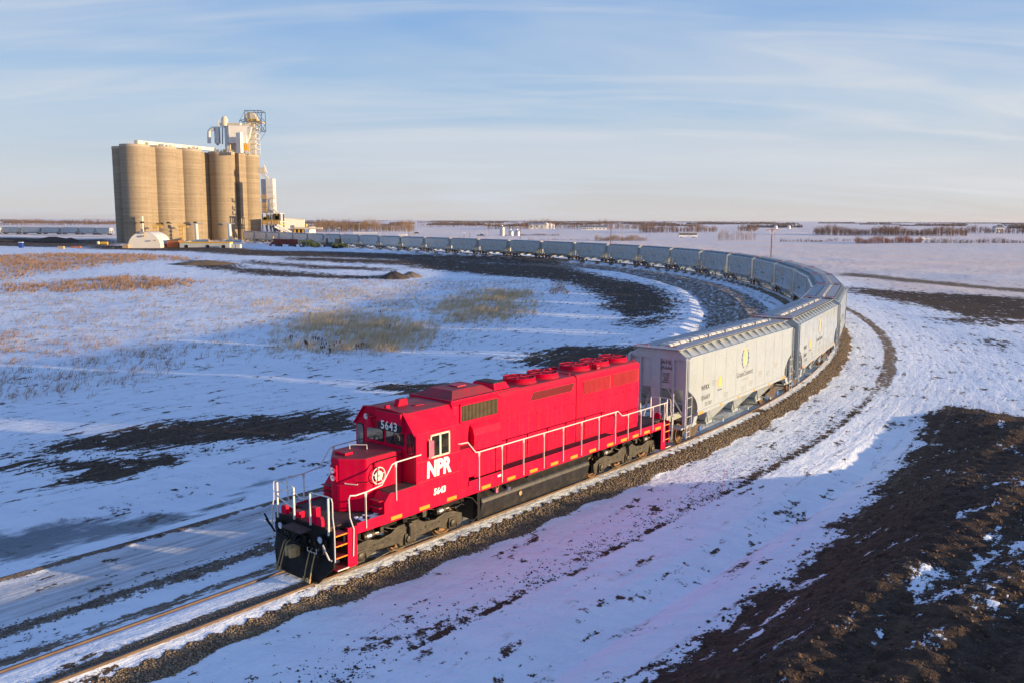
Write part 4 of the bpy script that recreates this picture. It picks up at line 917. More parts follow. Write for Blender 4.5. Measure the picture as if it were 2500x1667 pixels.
        for sy in (1,-1):
            sf = E(MB().prism([(xc-1.15,.42),(xc-1.15,.66),(xc-.55,.74),(xc-.25,.86),(xc+.25,.86),(xc+.55,.74),(xc+1.15,.66),(xc+1.15,.42),(xc+.75,.44),(xc+.40,.22),(xc-.40,.22),(xc-.75,.44)], 'y', sy*.96, sy*1.10), 'truck_side', 'truck_brown', bevel=.02)
            for a in (-.25,0,.25): E(MB().lathe((xc+a,sy*1.05,.40), [(0,0),(.085,0),(.085,.34),(0,.34)], 10), 'spring', 'truck_brown', sf)
            for a in (-.88,.88):
                E(MB().lathe((xc+a,sy*.66,.457), [(0,0),(.51,0),(.51,sy*.03),(.457,sy*.04),(.455,sy*.14),(.40,sy*.145),(.36,sy*.09),(.14,sy*.08),(.12,sy*.15),(0,sy*.15)], 26, 'y'), 'wheel', 'wheel_steel', bol, smooth=True)
                E(MB().lathe((xc+a,sy*1.06,.457), [(0,0),(.15,0),(.15,sy*.07),(.11,sy*.11),(0,sy*.11)], 14, 'y'), 'bearing_cap', 'cap_blue', sf, smooth=True)
        for a in (-.88,.88): E(MB().cyl((xc+a,-.7,.457),(xc+a,.7,.457),.08,n=10), 'axle', 'truck_brown', bol)
        cp = E(MB().box(.28,.75,-.10,.10,.76,.98), 'coupler', 'truck_brown', bevel=.02)
        E(MB().prism([(.32,-.16),(.32,.16),(.12,.19),(.0,.15),(-.02,.05),(.10,.02),(.10,-.06),(.0,-.10),(.0,-.15),(.12,-.19)], 'z', .72, 1.02), 'knuckle', 'truck_brown', cp)
        E(MB().tube([(.40,.25,.80),(.25,.33,.55),(.08,.30,.42)], .025, 5), 'air_hose', 'rubber', cp)
    B(MB().box(.6,LN-.6,-.24,.24,.98,1.30), 'center_sill', 'hopper', bevel=.01)
    for xh in (4.85,CX,LN-4.85):
        pk = B(MB().loft([[(xh-1.68,-1.57,1.52),(xh+1.68,-1.57,1.52),(xh+1.68,1.57,1.52),(xh-1.68,1.57,1.52)],[(xh-.42,-1.0,.62),(xh+.42,-1.0,.62),(xh+.42,1.0,.62),(xh-.42,1.0,.62)]]), 'discharge_pocket', 'hopper')
        B(MB().box(xh-.55,xh+.55,-1.12,1.12,.50,.64), 'outlet_gate', 'hopper', pk, bevel=.01)
        for sy in (1,-1):
            B(MB().cyl((xh+.48,sy*1.0,.62),(xh+.48,sy*1.62,.62),.05,n=10), 'gate_shaft', 'hopper', pk)
            B(MB().cyl((xh+.48,sy*1.55,.62),(xh+.48,sy*1.63,.62),.085,n=10), 'shaft_socket', 'hopper', pk)
            B(MB().bar((xh-.5,sy*1.2,.66),(xh-1.5,sy*1.5,1.45),.05,.12), 'pocket_flange', 'hopper', pk)
    # lettering and emblems, the same on both sides (turned half round)
    def side(obj_name, me, m, x, z, sy):
        xx = x if sy > 0 else LN-x
        return put_text(obj_name, me, m, body, (-xx, sy*1.6145, z), (math.pi/2, 0, math.pi if sy > 0 else 0))
    tW = text_mesh('WFRX', .34, .006, xs=.95, spacing=1.15); tN = text_mesh('856669', .34, .0, xs=.88, spacing=1.16)
    tG = text_mesh('GrainsConnect', .42, -.003, xs=.92); tC = text_mesh('CANADA', .22, -.004, spacing=1.5); tc_ = text_mesh('GrainsConnect', .10, .0, xs=.9)
    def plate(polys, depth=.004):
        mb = MB()
        for p in polys: mb.prism(p, 'z', 0, depth)
        return mb.mesh('emblem')
    outer = []
    for k in range(10):       # ring of dark blue segments, open at top and bottom
        s_ = 1 if k < 5 else -1; j = k % 5
        a0, a1 = R(-66+j*27), R(-66+j*27+22)
        ro, ri = (.50,.56), (.40,.55)
        pts = [(s_*ro[0]*math.cos(a0+(a1-a0)*i/4)*1.08, ro[1]*math.sin(a0+(a1-a0)*i/4)) for i in range(5)] + [(s_*ri[0]*math.cos(a1-(a1-a0)*i/4)*1.06, ri[1]*math.sin(a1-(a1-a0)*i/4)*.98) for i in range(5)]
        outer.append(pts)
    mRing = plate(outer)
    gr = []
    for k in range(6):
        zc = -.42+k*.16
        for s_ in (1,-1): gr.append([(s_*.02,zc),(s_*.20,zc+.10),(s_*.24,zc+.22),(s_*.15,zc+.24),(s_*.02,zc+.14)])
    gr.append([(0,.50),(.09,.42),(0,.36),(-.09,.42)])
    mGrain = plate(gr)
    mOval = plate([wheat_roundel()]); wl_ = []
    for k in range(5):
        zc = -.20+k*.08
        for s_ in (1,-1): wl_.append([(s_*.01,zc),(s_*.10,zc+.07),(s_*.09,zc+.11),(s_*.01,zc+.05)])
    mWheat = plate(wl_, .007)
    lines = MB()
    for k, (w_, z_) in enumerate(((.55,0),(.50,-.11),(.30,-.22))): lines.box(-w_/2, w_/2, z_-.018, z_+.018, 0, .003)
    mLines = lines.mesh('data_lines')
    def textlines(rows, size): return text_mesh(rows, size, .001)
    mData = textlines('LD LMT  219300 LB\nLT WT   66700 LB', .105); mBox = plate([rrect(0,0,.30,.36,.02)])
    for sy in (1,-1):
        side('reporting_mark', tW, 'decal_black', 2.88, 2.72, sy); side('car_number', tN, 'decal_black', 2.95, 2.22, sy)
        side('emblem_ring', mRing, 'decal_blue', CX-.22, 3.52, sy); side('emblem_grain', mGrain, 'emblem_gold', CX-.22, 3.50, sy)
        side('company_name', tG, 'decal_navy', CX-.22, 2.70, sy); side('country_name', tC, 'decal_pale', CX-.22, 2.36, sy)
        side('roundel', mOval, 'decal_yellow', 4.72, 2.73, sy); side('wheat_ear', mWheat, 'decal_cream', 4.72, 2.73, sy); side('roundel_caption', tc_, 'decal_black', 4.72, 2.34, sy)
        side('weight_data', mData, 'decal_faint', 3.3, 1.86, sy); side('data_lines', mLines, 'decal_faint', 4.0, 2.9, sy)
        for x, z in ((5.6,2.02),(10.6,2.45)): side('notice_lines', mLines, 'decal_red', x, z, sy)
        for x, z in ((8.0,1.98),(9.2,2.1),(11.9,2.3),(13.2,2.6)): side('data_lines', mLines, 'decal_faint', x, z, sy)
    tE1 = text_mesh('WFRX\n856669', .25, .0, spacing=1.1); tE2 = text_mesh('LD LMT\nLT WT\nCAPY\nBUILT\nPLATE C', .105, .001)
    for xe in (0,1):
        xx = .886 if xe == 0 else LN-.886; rz = math.pi/2 if xe == 0 else -math.pi/2; s_ = 1 if xe == 0 else -1
        put_text('end_number', tE1, 'decal_black', body, (-xx, s_*.48, 3.98), (math.pi/2,0,rz)); put_text('end_data', tE2, 'decal_black', body, (-xx, s_*.42, 3.36), (math.pi/2,0,rz))
    return H
paint('truck_brown', (0.075,0.050,0.034), 0.65, 0.3, (0.19,0.12,0.07), 0.6, 3.0)
paint('decal_red2', (0.50,0.04,0.06), 0.5, 0.1)
paint('emblem_gold', (0.70,0.50,0.26), 0.5, 0.05)
paint('decal_cream', (0.85,0.66,0.25), 0.5, 0.05)
paint('decal_pale', (0.47,0.48,0.47), 0.5, 0.05)
paint('decal_faint', (0.22,0.22,0.21), 0.5, 0.05)
ORD = ['first','second','third','fourth','fifth','sixth','seventh','eighth','ninth','tenth','eleventh','twelfth','thirteenth','fourteenth','fifteenth','sixteenth','seventeenth','eighteenth','nineteenth','twentieth','twenty-first','twenty-second','twenty-third','twenty-fourth','twenty-fifth','twenty-sixth','twenty-seventh','twenty-eighth','twenty-ninth','thirtieth']
hop = flatten(build_hopper())
def far_copy(src):
    """copies for the distance: small fittings that no longer show are left off"""
    return copy_tree(src)
NCARS = 29
# a lighter pattern car for the distance
SKIP_FAR = ('rung','hatch_bar','hatch_latch','weld_seam','data_lines','notice_lines','weight_data','roundel_caption','wheat_ear','bolt','spring','axle','air_hose','shaft_socket','country_name','end_data')
SKIP_INNER = ('rung','hatch_latch','spring','air_hose','bolt','wheat_ear')
def base(n): return n.split('.')[0]
def copy_filtered(o, skip, parent=None):
    c = o.copy(); C.objects.link(c); c.parent = parent
    for ch in o.children:
        if base(ch.name) not in skip: copy_filtered(ch, skip, c)
    return c
WHERE = {0:'coupled right behind the red locomotive', 1:'next behind the one coupled to the locomotive'}
for i in range(NCARS):
    x, y, _ = trk(LOCO_L+CAR_L*i); x2, y2, _ = trk(LOCO_L+CAR_L*(i+1))
    h = hop if i == 0 else copy_filtered(hop, () if i < 3 else (SKIP_INNER if i < 14 else SKIP_FAR))
    h.location = (x, y, 0); h.rotation_euler = (0, 0, math.atan2(y2-y, x2-x)+math.pi)
    if i == 0: lb = 'pale grey covered hopper car coupled right behind the red locomotive'
    else: lb = 'pale grey covered hopper car, %s in line behind the red locomotive' % ORD[i]
    tag(h, lb, 'hopper car', 'hopper cars of the curving train')
# the tail of the train on the far side of the loop, left of the silos
TAIL = [gpt(-58,572.0,0), gpt(0.5,571.6,0), gpt(58,572.0,0), gpt(115.4,572.4,0), gpt(170.3,572.9,0), gpt(221.3,573.5,0), gpt(269,574.2,0), gpt(312,575.2,0)]
_p = [Vector(TAIL[0])]
for q in TAIL[1:]:
    d_ = (Vector(q)-_p[-1]); d_.z = 0; _p.append(_p[-1] + d_.normalized()*CAR_L)
TAILN = ['farthest left of the','second from the left of the','third from the left of the','fourth from the left of the','fifth from the left of the','sixth from the left of the','nearest the silos of the']
for i in range(7):
    a, b = _p[i+1], _p[i]
    h = copy_filtered(hop, SKIP_FAR); h.location = (a.x, a.y, 0); h.rotation_euler = (0,0,math.atan2(b.y-a.y, b.x-a.x)+math.pi)
    tag(h, 'pale hopper car, %s cars in the distance beyond the silos' % TAILN[i], 'hopper car', 'hopper cars on the far side of the loop')
_tl = [Vector((_p[0].x-40,_p[0].y+2,0))]+_p+[Vector((_p[-1].x+30,_p[-1].y-8,0))]
for off in (.754,-.754):
    mb = MB(); rg = []
    for k, q in enumerate(_tl):
        d_ = (_tl[min(k+1,len(_tl)-1)]-_tl[max(k-1,0)]).normalized(); rx, ry = d_.y, -d_.x
        rg.append([(q.x+rx*(off+a), q.y+ry*(off+a), b) for a, b in RAIL])
    tag(mb.loft(rg).build('rail', 'rail_rust'), 'distant rail on the %s side beyond the silos' % ('near' if off > 0 else 'far'), kind='structure')

# ------------------------------------------------------------------ the grain terminal behind the loop
GZ = -0.8
def BW(mb, name, m, top, part=None, smooth=False, bevel=0):
    """world coordinates -> a part of a thing (or a sub-part of one of its parts)"""
    o = mb.build(name, m, part or top, smooth=smooth, bevel=bevel)
    if part is None: o.location = -Vector(top.location)
    return o
def Z4(x, y, d): return dpt(250+x/4.126, 250+y/4.126, d)
def terminal():
    G = thing('grain_elevator', 'tall concrete grain elevator of round silos with white headhouse on top', 'grain elevator', (-180,490,GZ))
    S = [dpt(u_,470,d_)[:2] for u_, d_ in ((334.2,458),(399.6,472),(462.6,488),(544.5,508),(604.4,526))]
    A2 = dpt(314.5,470,473); off = (A2[0]-S[0][0], A2[1]-S[0][1]); RAD = 7.15; TOP = 48.4
    rows = S + [(S[0][0]+off[0],S[0][1]+off[1]),(S[1][0]+off[0],S[1][1]+off[1]),(S[2][0]+off[0],S[2][1]+off[1]),(S[4][0]+off[0],S[4][1]+off[1])]
    for q in rows:
        s = BW(MB().cyl((q[0],q[1],GZ-1),(q[0],q[1],TOP-1.3),RAD,n=64,caps=False), 'silo', 'concrete', G, smooth=True)
        r_ = BW(MB().lathe((q[0],q[1],TOP-1.3), [(RAD,0),(RAD+.10,.05),(RAD+.10,1.3),(0,1.45)], 64), 'silo_rim', 'rim_concrete', G, s, smooth=True)
    # recessed bay between the third and fourth silo, and the stair shaft
    bx = Vector((S[3][0]-S[2][0], S[3][1]-S[2][1],0)).normalized(); nx = Vector((bx.y,-bx.x,0))
    def obox(c, u, n, hu, hn, z0, z1):
        c = Vector((c[0],c[1],0)); P = [c+u*a*hu+n*b*hn for a,b in ((-1,-1),(1,-1),(1,1),(-1,1))]
        return MB().loft([[(p.x,p.y,z0) for p in P],[(p.x,p.y,z1) for p in P]])
    mid = ((S[2][0]+S[3][0])/2,(S[2][1]+S[3][1])/2)
    BW(obox((mid[0]-nx.x*4.5,mid[1]-nx.y*4.5), bx, nx, 6.0, .6, GZ-1, TOP-.4), 'recessed_bay', 'concrete', G)
    for i, j in ((0,1),(1,2),(3,4)):
        uu_ = Vector((S[j][0]-S[i][0],S[j][1]-S[i][1],0)).normalized(); nn_ = Vector((uu_.y,-uu_.x,0))
        BW(obox(((S[i][0]+S[j][0])/2+nn_.x*1.5,(S[i][1]+S[j][1])/2+nn_.y*1.5), uu_, nn_, 2.2, 1.6, GZ-1, TOP-.4), 'link_wall', 'concrete', G)
    m2 = ((S[3][0]+S[4][0])/2+nx.x*4.6,(S[3][1]+S[4][1])/2+nx.y*4.6)
    BW(obox(m2, bx, nx, 2.6, 2.0, GZ-1, TOP+.2), 'stair_shaft', 'concrete', G)
    # small openings near the foot of the silos
    for x, y, d in ((400,1212,449),(665,1215,463),(935,1212,479),(325,1225,452),(600,1225,465),(690,1222,463)):
        p = Z4(x,y,d+.0); w = .9 if y < 1216 else .35
        BW(MB().box(p[0]-w/1.6,p[0]+w/1.6,p[1]-1.2,p[1]+1.0,p[2]-w/2,p[2]+w/2), 'vent_opening', 'dark_gap', G)
    p = Z4(403,1300,449); BW(MB().box(p[0]-.55,p[0]+.55,p[1]-1.0,p[1]+.8,p[2]-5.5,p[2]+7.5), 'cable_tray', 'conduit_tan', G)
    # yellow landings in the clefts
    for x0, x1, yb in ((510,600,1312),(770,862,1372)):
        d = 452 if x0 < 600 else 466
        a, b = Z4(x0,1228,d), Z4(x1,1258,d); t_ = Z4((x0+x1)/2-5,yb,d)
        pl = BW(MB().box(a[0],b[0],d-1.5,d+1.2,b[2]-.15,b[2]+.1), 'landing', 'yellow_paint', G)
        mb = MB()
        for k in range(6):
            xx = a[0]+(b[0]-a[0])*k/5; mb.bar((xx,d-1.5,b[2]),(xx,d-1.5,a[2]),.22)
        for z in (a[2],(a[2]+b[2])/2): mb.bar((a[0],d-1.5,z),(b[0],d-1.5,z),.22)
        BW(mb, 'landing_rail', 'yellow_paint', G, pl)
        mb = MB(); xm = t_[0]-1.2
        for k in range(2): mb.bar((xm+k*1.7,d-.8,GZ+2),(xm+k*1.7,d-.8,b[2]),.30)
        z = t_[2]
        while z < b[2]: mb.box(xm-.2,xm+2.0,d-1.4,d-.4,z,z+.55); z += 1.9
        BW(mb, 'cage_ladder', 'yellow_paint', G, pl)
    # roof gallery and clutter
    a = Vector((S[0][0]+1.5,S[0][1]-1.5,0)); b = Vector((S[3][0]-2.5,S[3][1]-5,0)); u = (b-a).normalized(); n = Vector((u.y,-u.x,0))
    c = (a+b)/2; gal = BW(obox(c,u,n,(b-a).length/2,1.3,TOP+.35,TOP+1.9), 'roof_gallery', 'white_panel', G)
    BW(obox(c,u,n,(b-a).length/2,1.5,TOP+1.9,TOP+2.05), 'gallery_roof', 'white_panel', G, gal)
    L_ = (b-a).length
    for k in range(15):
        q = a+u*(L_*k/14); BW(MB().box(q.x-.15,q.x+.15,q.y-.15,q.y+.15,TOP,TOP+1.3), 'gallery_leg', 'grey_panel', G, gal)
    for k in range(52):
        q = a+u*(random.uniform(-4,L_+22))+n*random.uniform(2.2,6.0); h = random.uniform(.5,1.5)
        i = min(range(5), key=lambda j: (S[j][0]-q.x)**2+(S[j][1]-q.y)**2)
        if (S[i][0]-q.x)**2+(S[i][1]-q.y)**2 > 45: continue
        m = random.choice(['white_panel','white_panel','yellow_paint','grey_panel','galvanised'])
        if k % 3: BW(MB().cyl((q.x,q.y,TOP),(q.x,q.y,TOP+h),random.uniform(.3,.8),n=10), 'roof_vent', m, G)
        else: BW(MB().box(q.x-.9,q.x+.9,q.y-.5,q.y+.5,TOP,TOP+h), 'roof_unit', m, G)
    for i in range(5):   # guard rails along the silo tops
        mb = MB(); pts = []
        for k in range(-9,10):
            an = math.atan2(n.y,n.x)+k*.14; x = S[i][0]+RAD*.97*math.cos(an); y = S[i][1]+RAD*.97*math.sin(an); pts.append((x,y)); mb.bar((x,y,TOP+.1),(x,y,TOP+1.2),.08)
        for (x,y),(x2,y2) in zip(pts,pts[1:]):
            for z in (.65,1.2): mb.bar((x,y,TOP+z),(x2,y2,TOP+z),.07)
        BW(mb, 'guard_rail', 'rail_cream', G)
    # headhouse
    d = 505
    hh = [Z4(1275,415,d),Z4(1465,415,d+2)]; zt = Z4(1275,238,d)[2]; zb = Z4(1275,412,d)[2]
    u2 = (Vector(hh[1])-Vector(hh[0])); u2.z = 0; wv = u2.length; u2.normalize(); n2 = Vector((u2.y,-u2.x,0)); lft = Vector((-.46,.89,0))
    P0 = Vector((hh[0][0],hh[0][1],0)); P1 = Vector((hh[1][0],hh[1][1],0)); P2 = P1+lft*13; P3 = P0+lft*13
    head = BW(MB().loft([[(p.x,p.y,z) for p in (P0,P1,P2,P3)] for z in (zb,zt)]), 'headhouse', 'white_panel', G)
    BW(MB().loft([[(p.x,p.y,z) for p in (P0-u2*.2,P1+u2*.2,P2+u2*.2,P3-u2*.2)] for z in (zt,zt+.35)]), 'headhouse_roof', 'grey_panel', G, head)
    for p in (P0,P1,P2,P3,(P0+P1)/2):
        BW(MB().bar((p.x*.999,p.y+.5,TOP),(p.x*.999,p.y+.5,zb),.5), 'support_leg', 'yellow_paint', G, head)
    for k in range(9):
        q = P0+u2*(wv*random.random())+lft*random.uniform(0,6); w = random.uniform(.5,1.4)
        BW(MB().box(q.x-w,q.x+w,q.y-w,q.y+w,TOP+random.uniform(.3,1.5),zb-random.uniform(.1,1.2)), 'hopper_bin', random.choice(['yellow_paint','white_panel','grey_panel']), G, head)
    a, b = Z4(1335,465,498), Z4(1410,305,498); cx = Z4(1388,300,498)[0]
    BW(MB().loft([[(a[0],500.5,z),(cx,497.5,z),(b[0],498.5,z),(b[0]-1.5,503,z)] for z in (TOP-1,b[2])]), 'lift_tower', 'white_panel', G)
    a, b = Z4(1410,415,502), Z4(1448,335,502); BW(MB().box(a[0],b[0],502,504,a[2],b[2]), 'side_panel', 'white_panel', G, head)
    a, b = Z4(1175,240,512), Z4(1400,215,516); BW(MB().box(a[0],b[0],513,519,a[2]+.4,b[2]), 'rooftop_conveyor', 'conduit_tan', G, head)
    a, b = Z4(1195,238,512), Z4(1245,190,512); BW(MB().lathe((0.5*(a[0]+b[0]),514,a[2]), [(1.9,0),(1.9,3.5),(1.2,5.2),(0,5.4)], 14), 'drive_head', 'conduit_tan', G, head)
    p = Z4(1168,240,512); q = Z4(1168,178,512); BW(MB().bar(p,q,.5), 'mast', 'white_panel', G, head)
    p = Z4(1210,425,512); q = Z4(1210,240,512); BW(MB().bar(p,q,.6), 'mast', 'galvanised', G, head); BW(MB().bar((p[0]-6,p[1],q[2]-.6),(p[0]+4,p[1],q[2]-.6),.5), 'mast_arm', 'galvanised', G, head)
    # dust filter with its bent duct
    a, b = Z4(1120,415,508), Z4(1172,250,508); rf = (b[0]-a[0])/2
    fl = BW(MB().cyl((a[0]+rf,510,a[2]),(a[0]+rf,510,b[2]),rf,n=24), 'dust_filter', 'galvanised', G, smooth=True)
    BW(MB().loft([[(a[0]+rf+rf*math.cos(t)*k_,510+rf*math.sin(t)*k_,z) for t in np.linspace(0,6.283,16,endpoint=False)] for k_, z in ((.98,a[2]+2.2),(.35,a[2]-1.0))]), 'filter_cone', 'galvanised', G, fl)
    p = Z4(1075,415,508); q = Z4(1075,300,508); q2 = Z4(1095,275,508); q3 = Z4(1122,272,508)
    BW(MB().tube([p,q,((q[0]+q2[0])/2-.3,508,q2[2]-.8),q2,q3], 1.0, 12), 'bent_duct', 'white_panel', G, fl, smooth=True)
    # bucket elevator tower in its lattice
    d0, d1 = 518, 525
    xl, xr = Z4(1465,300,d0)[0], Z4(1545,300,d0)[0]
    zb_, zt_ = TOP, Z4(1500,140,d0)[2]
    mb = MB(); zs = np.linspace(zb_, zt_-4, 7)
    for x in (xl,xr):
        for y in (d0,d1): mb.bar((x,y,zb_),(x,y,zt_-4),.45)
    tw = BW(mb, 'leg_tower', 'white_panel', G)
    for k in range(6):
        mb = MB()
        for y in (d0,d1):
            mb.bar((xl,y,zs[k]),(xr,y,zs[k+1]),.32); mb.bar((xl,y,zs[k+1]),(xr,y,zs[k+1]),.35); mb.bar((xr,y,zs[k]),(xl,y,zs[k+1]),.25)
        for x in (xl,xr): mb.bar((x,d0,zs[k+1]),(x,d1,zs[k+1]),.35)
        BW(mb, 'tower_brace', 'conduit_tan' if k % 2 else 'white_panel', G, tw)
    for x in (1500,1530): a = Z4(x,460,521); b = Z4(x,185,521); BW(MB().box(a[0]-.8,a[0]+.8,520.3,522,zb_,b[2]), 'elevator_leg', 'white_panel', G, tw)
    hd = Z4(1497,165,521); BW(MB().cyl((hd[0],519,hd[2]),(hd[0],523,hd[2]),3.4,n=20), 'elevator_head', 'conduit_tan', G, tw)
    a, b = Z4(1455,190,519), Z4(1610,202,519); BW(MB().box(a[0],b[0],517.5,525,b[2]-.3,b[2]+.3), 'head_platform', 'conduit_tan', G, tw)
    a = Z4(1465,190,519); BW(MB().box(a[0],a[0]+5.5,518,523,b[2]+.3,b[2]+1.6), 'drive_unit', 'yellow_paint', G, tw)
    a, b = Z4(1430,445,517), Z4(1500,250,517); BW(MB().tube([b,((a[0]+b[0])/2+1,517,(a[2]+b[2])/2),a],.55,8), 'spout', 'white_panel', G, tw); a, b = Z4(1400,240,517), Z4(1490,215,517); BW(MB().tube([b,a],.6,8), 'spout', 'conduit_tan', G, tw)
    # dark steel cage around the head
    def cagebox(x0,x1,y0,y1,dd):
        a, b = Z4(x0,y1,dd), Z4(x1,y0,dd); return a[0],b[0],a[2],b[2]
    mb = MB(); X0,X1,Zb,Zt = cagebox(1455,1613,92,288,520)
    Zm = Z4(1500,198,520)[2]; Y0, Y1 = 517, 525.5
    for y in (Y0,Y1):
        mb.bar((X0,y,Zm),(X0,y,Zt),.30); mb.bar((X1,y,Zb),(X1,y,Zt),.30); mb.bar((X0,y,Zt),(X1,y,Zt),.38); mb.bar((X0,y,Zm),(X1,y,Zm),.34)
        xm = X0+(X1-X0)*.55
        mb.bar((xm,y,Zb),(X1,y,Zb),.32); mb.bar((xm,y,Zt),(X1,y,Zm),.26); mb.bar((xm+1,y,Zm),(X1*.6+xm*.4,y,Zt),.24); mb.bar((xm,y,Zm),(X1,y,Zb),.26); mb.bar((X1,y,Zm),(xm+2.2,y,Zb),.24); mb.bar((X1,y,Zb),(X1-4.5,y,Zb-6.5),.16)
        xl2 = Z4(1400,240,520)[0]; zl = Z4(1400,190,520)[2]; zl2 = Z4(1400,232,520)[2]
        mb.bar((xl2,y,zl),(X0,y,Zm+1),.28); mb.bar((xl2,y,zl2),(xl2,y,zl),.28); mb.bar((xl2,y,zl),(X0,y,Zt-.3),.14); mb.bar((xl2,y,zl2),(X0,y,zl),.2); mb.bar((X0,y,zl2),(X0-2.4,y,zl+.6),.2)
    for x, z in ((X0,Zt),(X1,Zt),(X1,Zm),(X1,Zb),(xl2,zl)): mb.bar((x,Y0,z),(x,Y1,z),.28)
    BW(mb, 'head_cage', 'lattice_blue', G, tw)

    # grain dryer / loading tower to the right
    D = thing('grain_dryer', 'white grain dryer tower with yellow walkways beside the silos', 'grain dryer', (Z4(1690,1300,505)[0],505,GZ))
    a, b = Z4(1655,1115,502), Z4(1715,770,502)
    col_ = BW(MB().box(a[0],b[0],502,508,a[2],b[2]), 'dryer_column', 'white_panel', D, bevel=.08)
    a2 = Z4(1605,1115,503); BW(MB().box(a2[0],a[0]-.05,503.5,508,a2[2],Z4(1605,775,503)[2]), 'dryer_plenum', 'grey_panel', D)
    for y in (860,905,965,1030,1095):
        q = Z4(1660,y,502); BW(MB().box(a[0]-.1,b[0]+.1,501.6,508.1,q[2]-.12,q[2]+.12), 'column_band', 'conduit_tan', D, col_)
    for x0,x1,y in ((1606,1660,970),(1606,1660,1050),(1606,1660,1100),(1715,1745,970),(1715,1745,1050)):
        p, q = Z4(x0,y,501), Z4(x1,y,501)
        bal = BW(MB().box(p[0],q[0],499.5,502,p[2]-.15,p[2]), 'balcony', 'yellow_paint', D)
        mb = MB()
        for z in (.7,1.3,1.9): mb.bar((p[0],499.6,p[2]+z),(q[0],499.6,p[2]+z),.14)
        for k in range(5): xx = p[0]+(q[0]-p[0])*k/4; mb.bar((xx,499.6,p[2]),(xx,499.6,p[2]+1.9),.14)
        BW(mb, 'balcony_rail', 'yellow_paint' if x0 < 1700 else 'white_panel', D, bal)
    p, q = Z4(1740,975,501), Z4(1740,1110,501); BW(MB().bar(p,q,.25), 'down_pipe', 'white_panel', D)
    p, q = Z4(1725,1080,501), Z4(1780,1130,501); BW(MB().tube([p,q],.5,8), 'spout', 'white_panel', D)
    p, q = Z4(1590,695,504), Z4(1668,775,504); BW(MB().bar(p,q,1.5,1.6), 'feed_conveyor', 'white_panel', D); q2 = Z4(1655,720,504); BW(MB().bar((p[0]+2,504,p[2]+3.2),q2,1.1,.9), 'feed_conveyor', 'white_panel', D)
    p = Z4(1608,690,504); BW(MB().box(p[0]-2.2,p[0]+1.8,503,506,p[2]-1.2,p[2]+1.6), 'conveyor_head', 'conduit_tan', D); BW(MB().bar((p[0]+1,504,p[2]),(p[0]+1,504,p[2]+5.5),.2), 'mast', 'white_panel', D)
    a, b = Z4(1615,1240,498), Z4(1782,1115,498)
    mb = MB(); Xs = (a[0],(a[0]+b[0])/2,b[0])
    for x in Xs:
        for y in (498,507): mb.bar((x,y,GZ),(x,y,b[2]),.55)
    fr = BW(mb, 'support_frame', 'frame_dark', D)
    for y in (1122,1205,1232):
        z = Z4(1700,y,498)[2]; BW(MB().box(a[0]-.4,b[0]+.4,497.6,507.4,z-.22,z+.22), 'floor_beam', 'white_panel' if y != 1232 else 'yellow_paint', D, fr)
    mb = MB(); z0 = Z4(1700,1230,498)[2]
    for z in (.8,1.5,2.2): mb.bar((a[0]-.4,497.3,z0+z),(b[0]+.4,497.3,z0+z),.20)
    for k in range(13): xx = a[0]-.4+(b[0]-a[0]+.8)*k/12; mb.bar((xx,497.3,z0),(xx,497.3,z0+2.2),.20)
    BW(mb, 'walkway_rail', 'yellow_paint', D, fr)
    for k in range(10):
        x = a[0]+(b[0]-a[0])*random.random(); w = random.uniform(.4,1.2); z = Z4(1700,1200,498)[2]
        BW(MB().box(x-w,x+w,500,504,z+.2,z+random.uniform(1.5,5.0)), 'loading_machinery', random.choice(['white_panel','yellow_paint','grey_panel','frame_dark']), D, fr)
    for x0,y0,x1,y1 in ((1735,1255,1890,1315),(1690,1235,1800,1320),(1760,1235,1905,1312)): BW(MB().bar(Z4(x0,y0,497),Z4(x1,y1,500),.9,.9), 'inclined_conveyor', 'white_panel' if x0 != 1690 else 'frame_dark', D)
    for x in (1650,1690,1720): BW(MB().bar(Z4(x,1240,499),Z4(x+18,1330,499),.8), 'loading_spout', 'frame_dark', D)
    # curved dark housing at its foot, with a yellow handrail
    a, b = Z4(1475,1420,470), Z4(1640,1340,470)
    hs = MB(); cxx = (a[0]+b[0])/2+3; W_ = (b[0]-a[0])/2+3
    hs.prism([(cxx-W_,GZ-.3)]+[(cxx-W_*math.cos(t_), GZ+(b[2]-GZ)*math.sin(t_)) for t_ in np.linspace(.05,math.pi/2,9)]+[(cxx+2,b[2]),(cxx+2,GZ-.3)], 'y', 470, 476)
    ch = thing('scale_housing', 'low grey curved housing with yellow stair rail at the dryer foot', 'housing', (cxx,470,GZ))
    BW(hs, 'shell', 'frame_grey', ch); mb = MB()
    pts = [(cxx-W_*math.cos(t_)*1.02, 469.6, GZ+1.1+(b[2]-GZ)*math.sin(t_)) for t_ in np.linspace(.05,math.pi/2,9)]; mb.tube(pts,.12,5)
    for p in pts[::2]: mb.bar((p[0],469.6,p[2]-1.2),p,.12)
    BW(mb, 'stair_rail', 'yellow_paint', ch)

    # white loading shed
    a, b = Z4(1778,1322,515), Z4(2035,1168,522)
    W = thing('loading_shed', 'long white steel shed with dark doorway right of the dryer', 'shed', ((a[0]+b[0])/2,520,GZ))
    zr = Z4(2035,1186,522)[2]; ztop = Z4(1790,1165,515)[2]
    sh = BW(MB().loft([[(a[0],515,GZ),(b[0],521,GZ),(b[0]-4,540,GZ),(a[0]-4,534,GZ)],[(a[0],515,ztop),(b[0],521,zr),(b[0]-4,540,zr),(a[0]-4,534,ztop)]]), 'wall', 'white_panel', W)
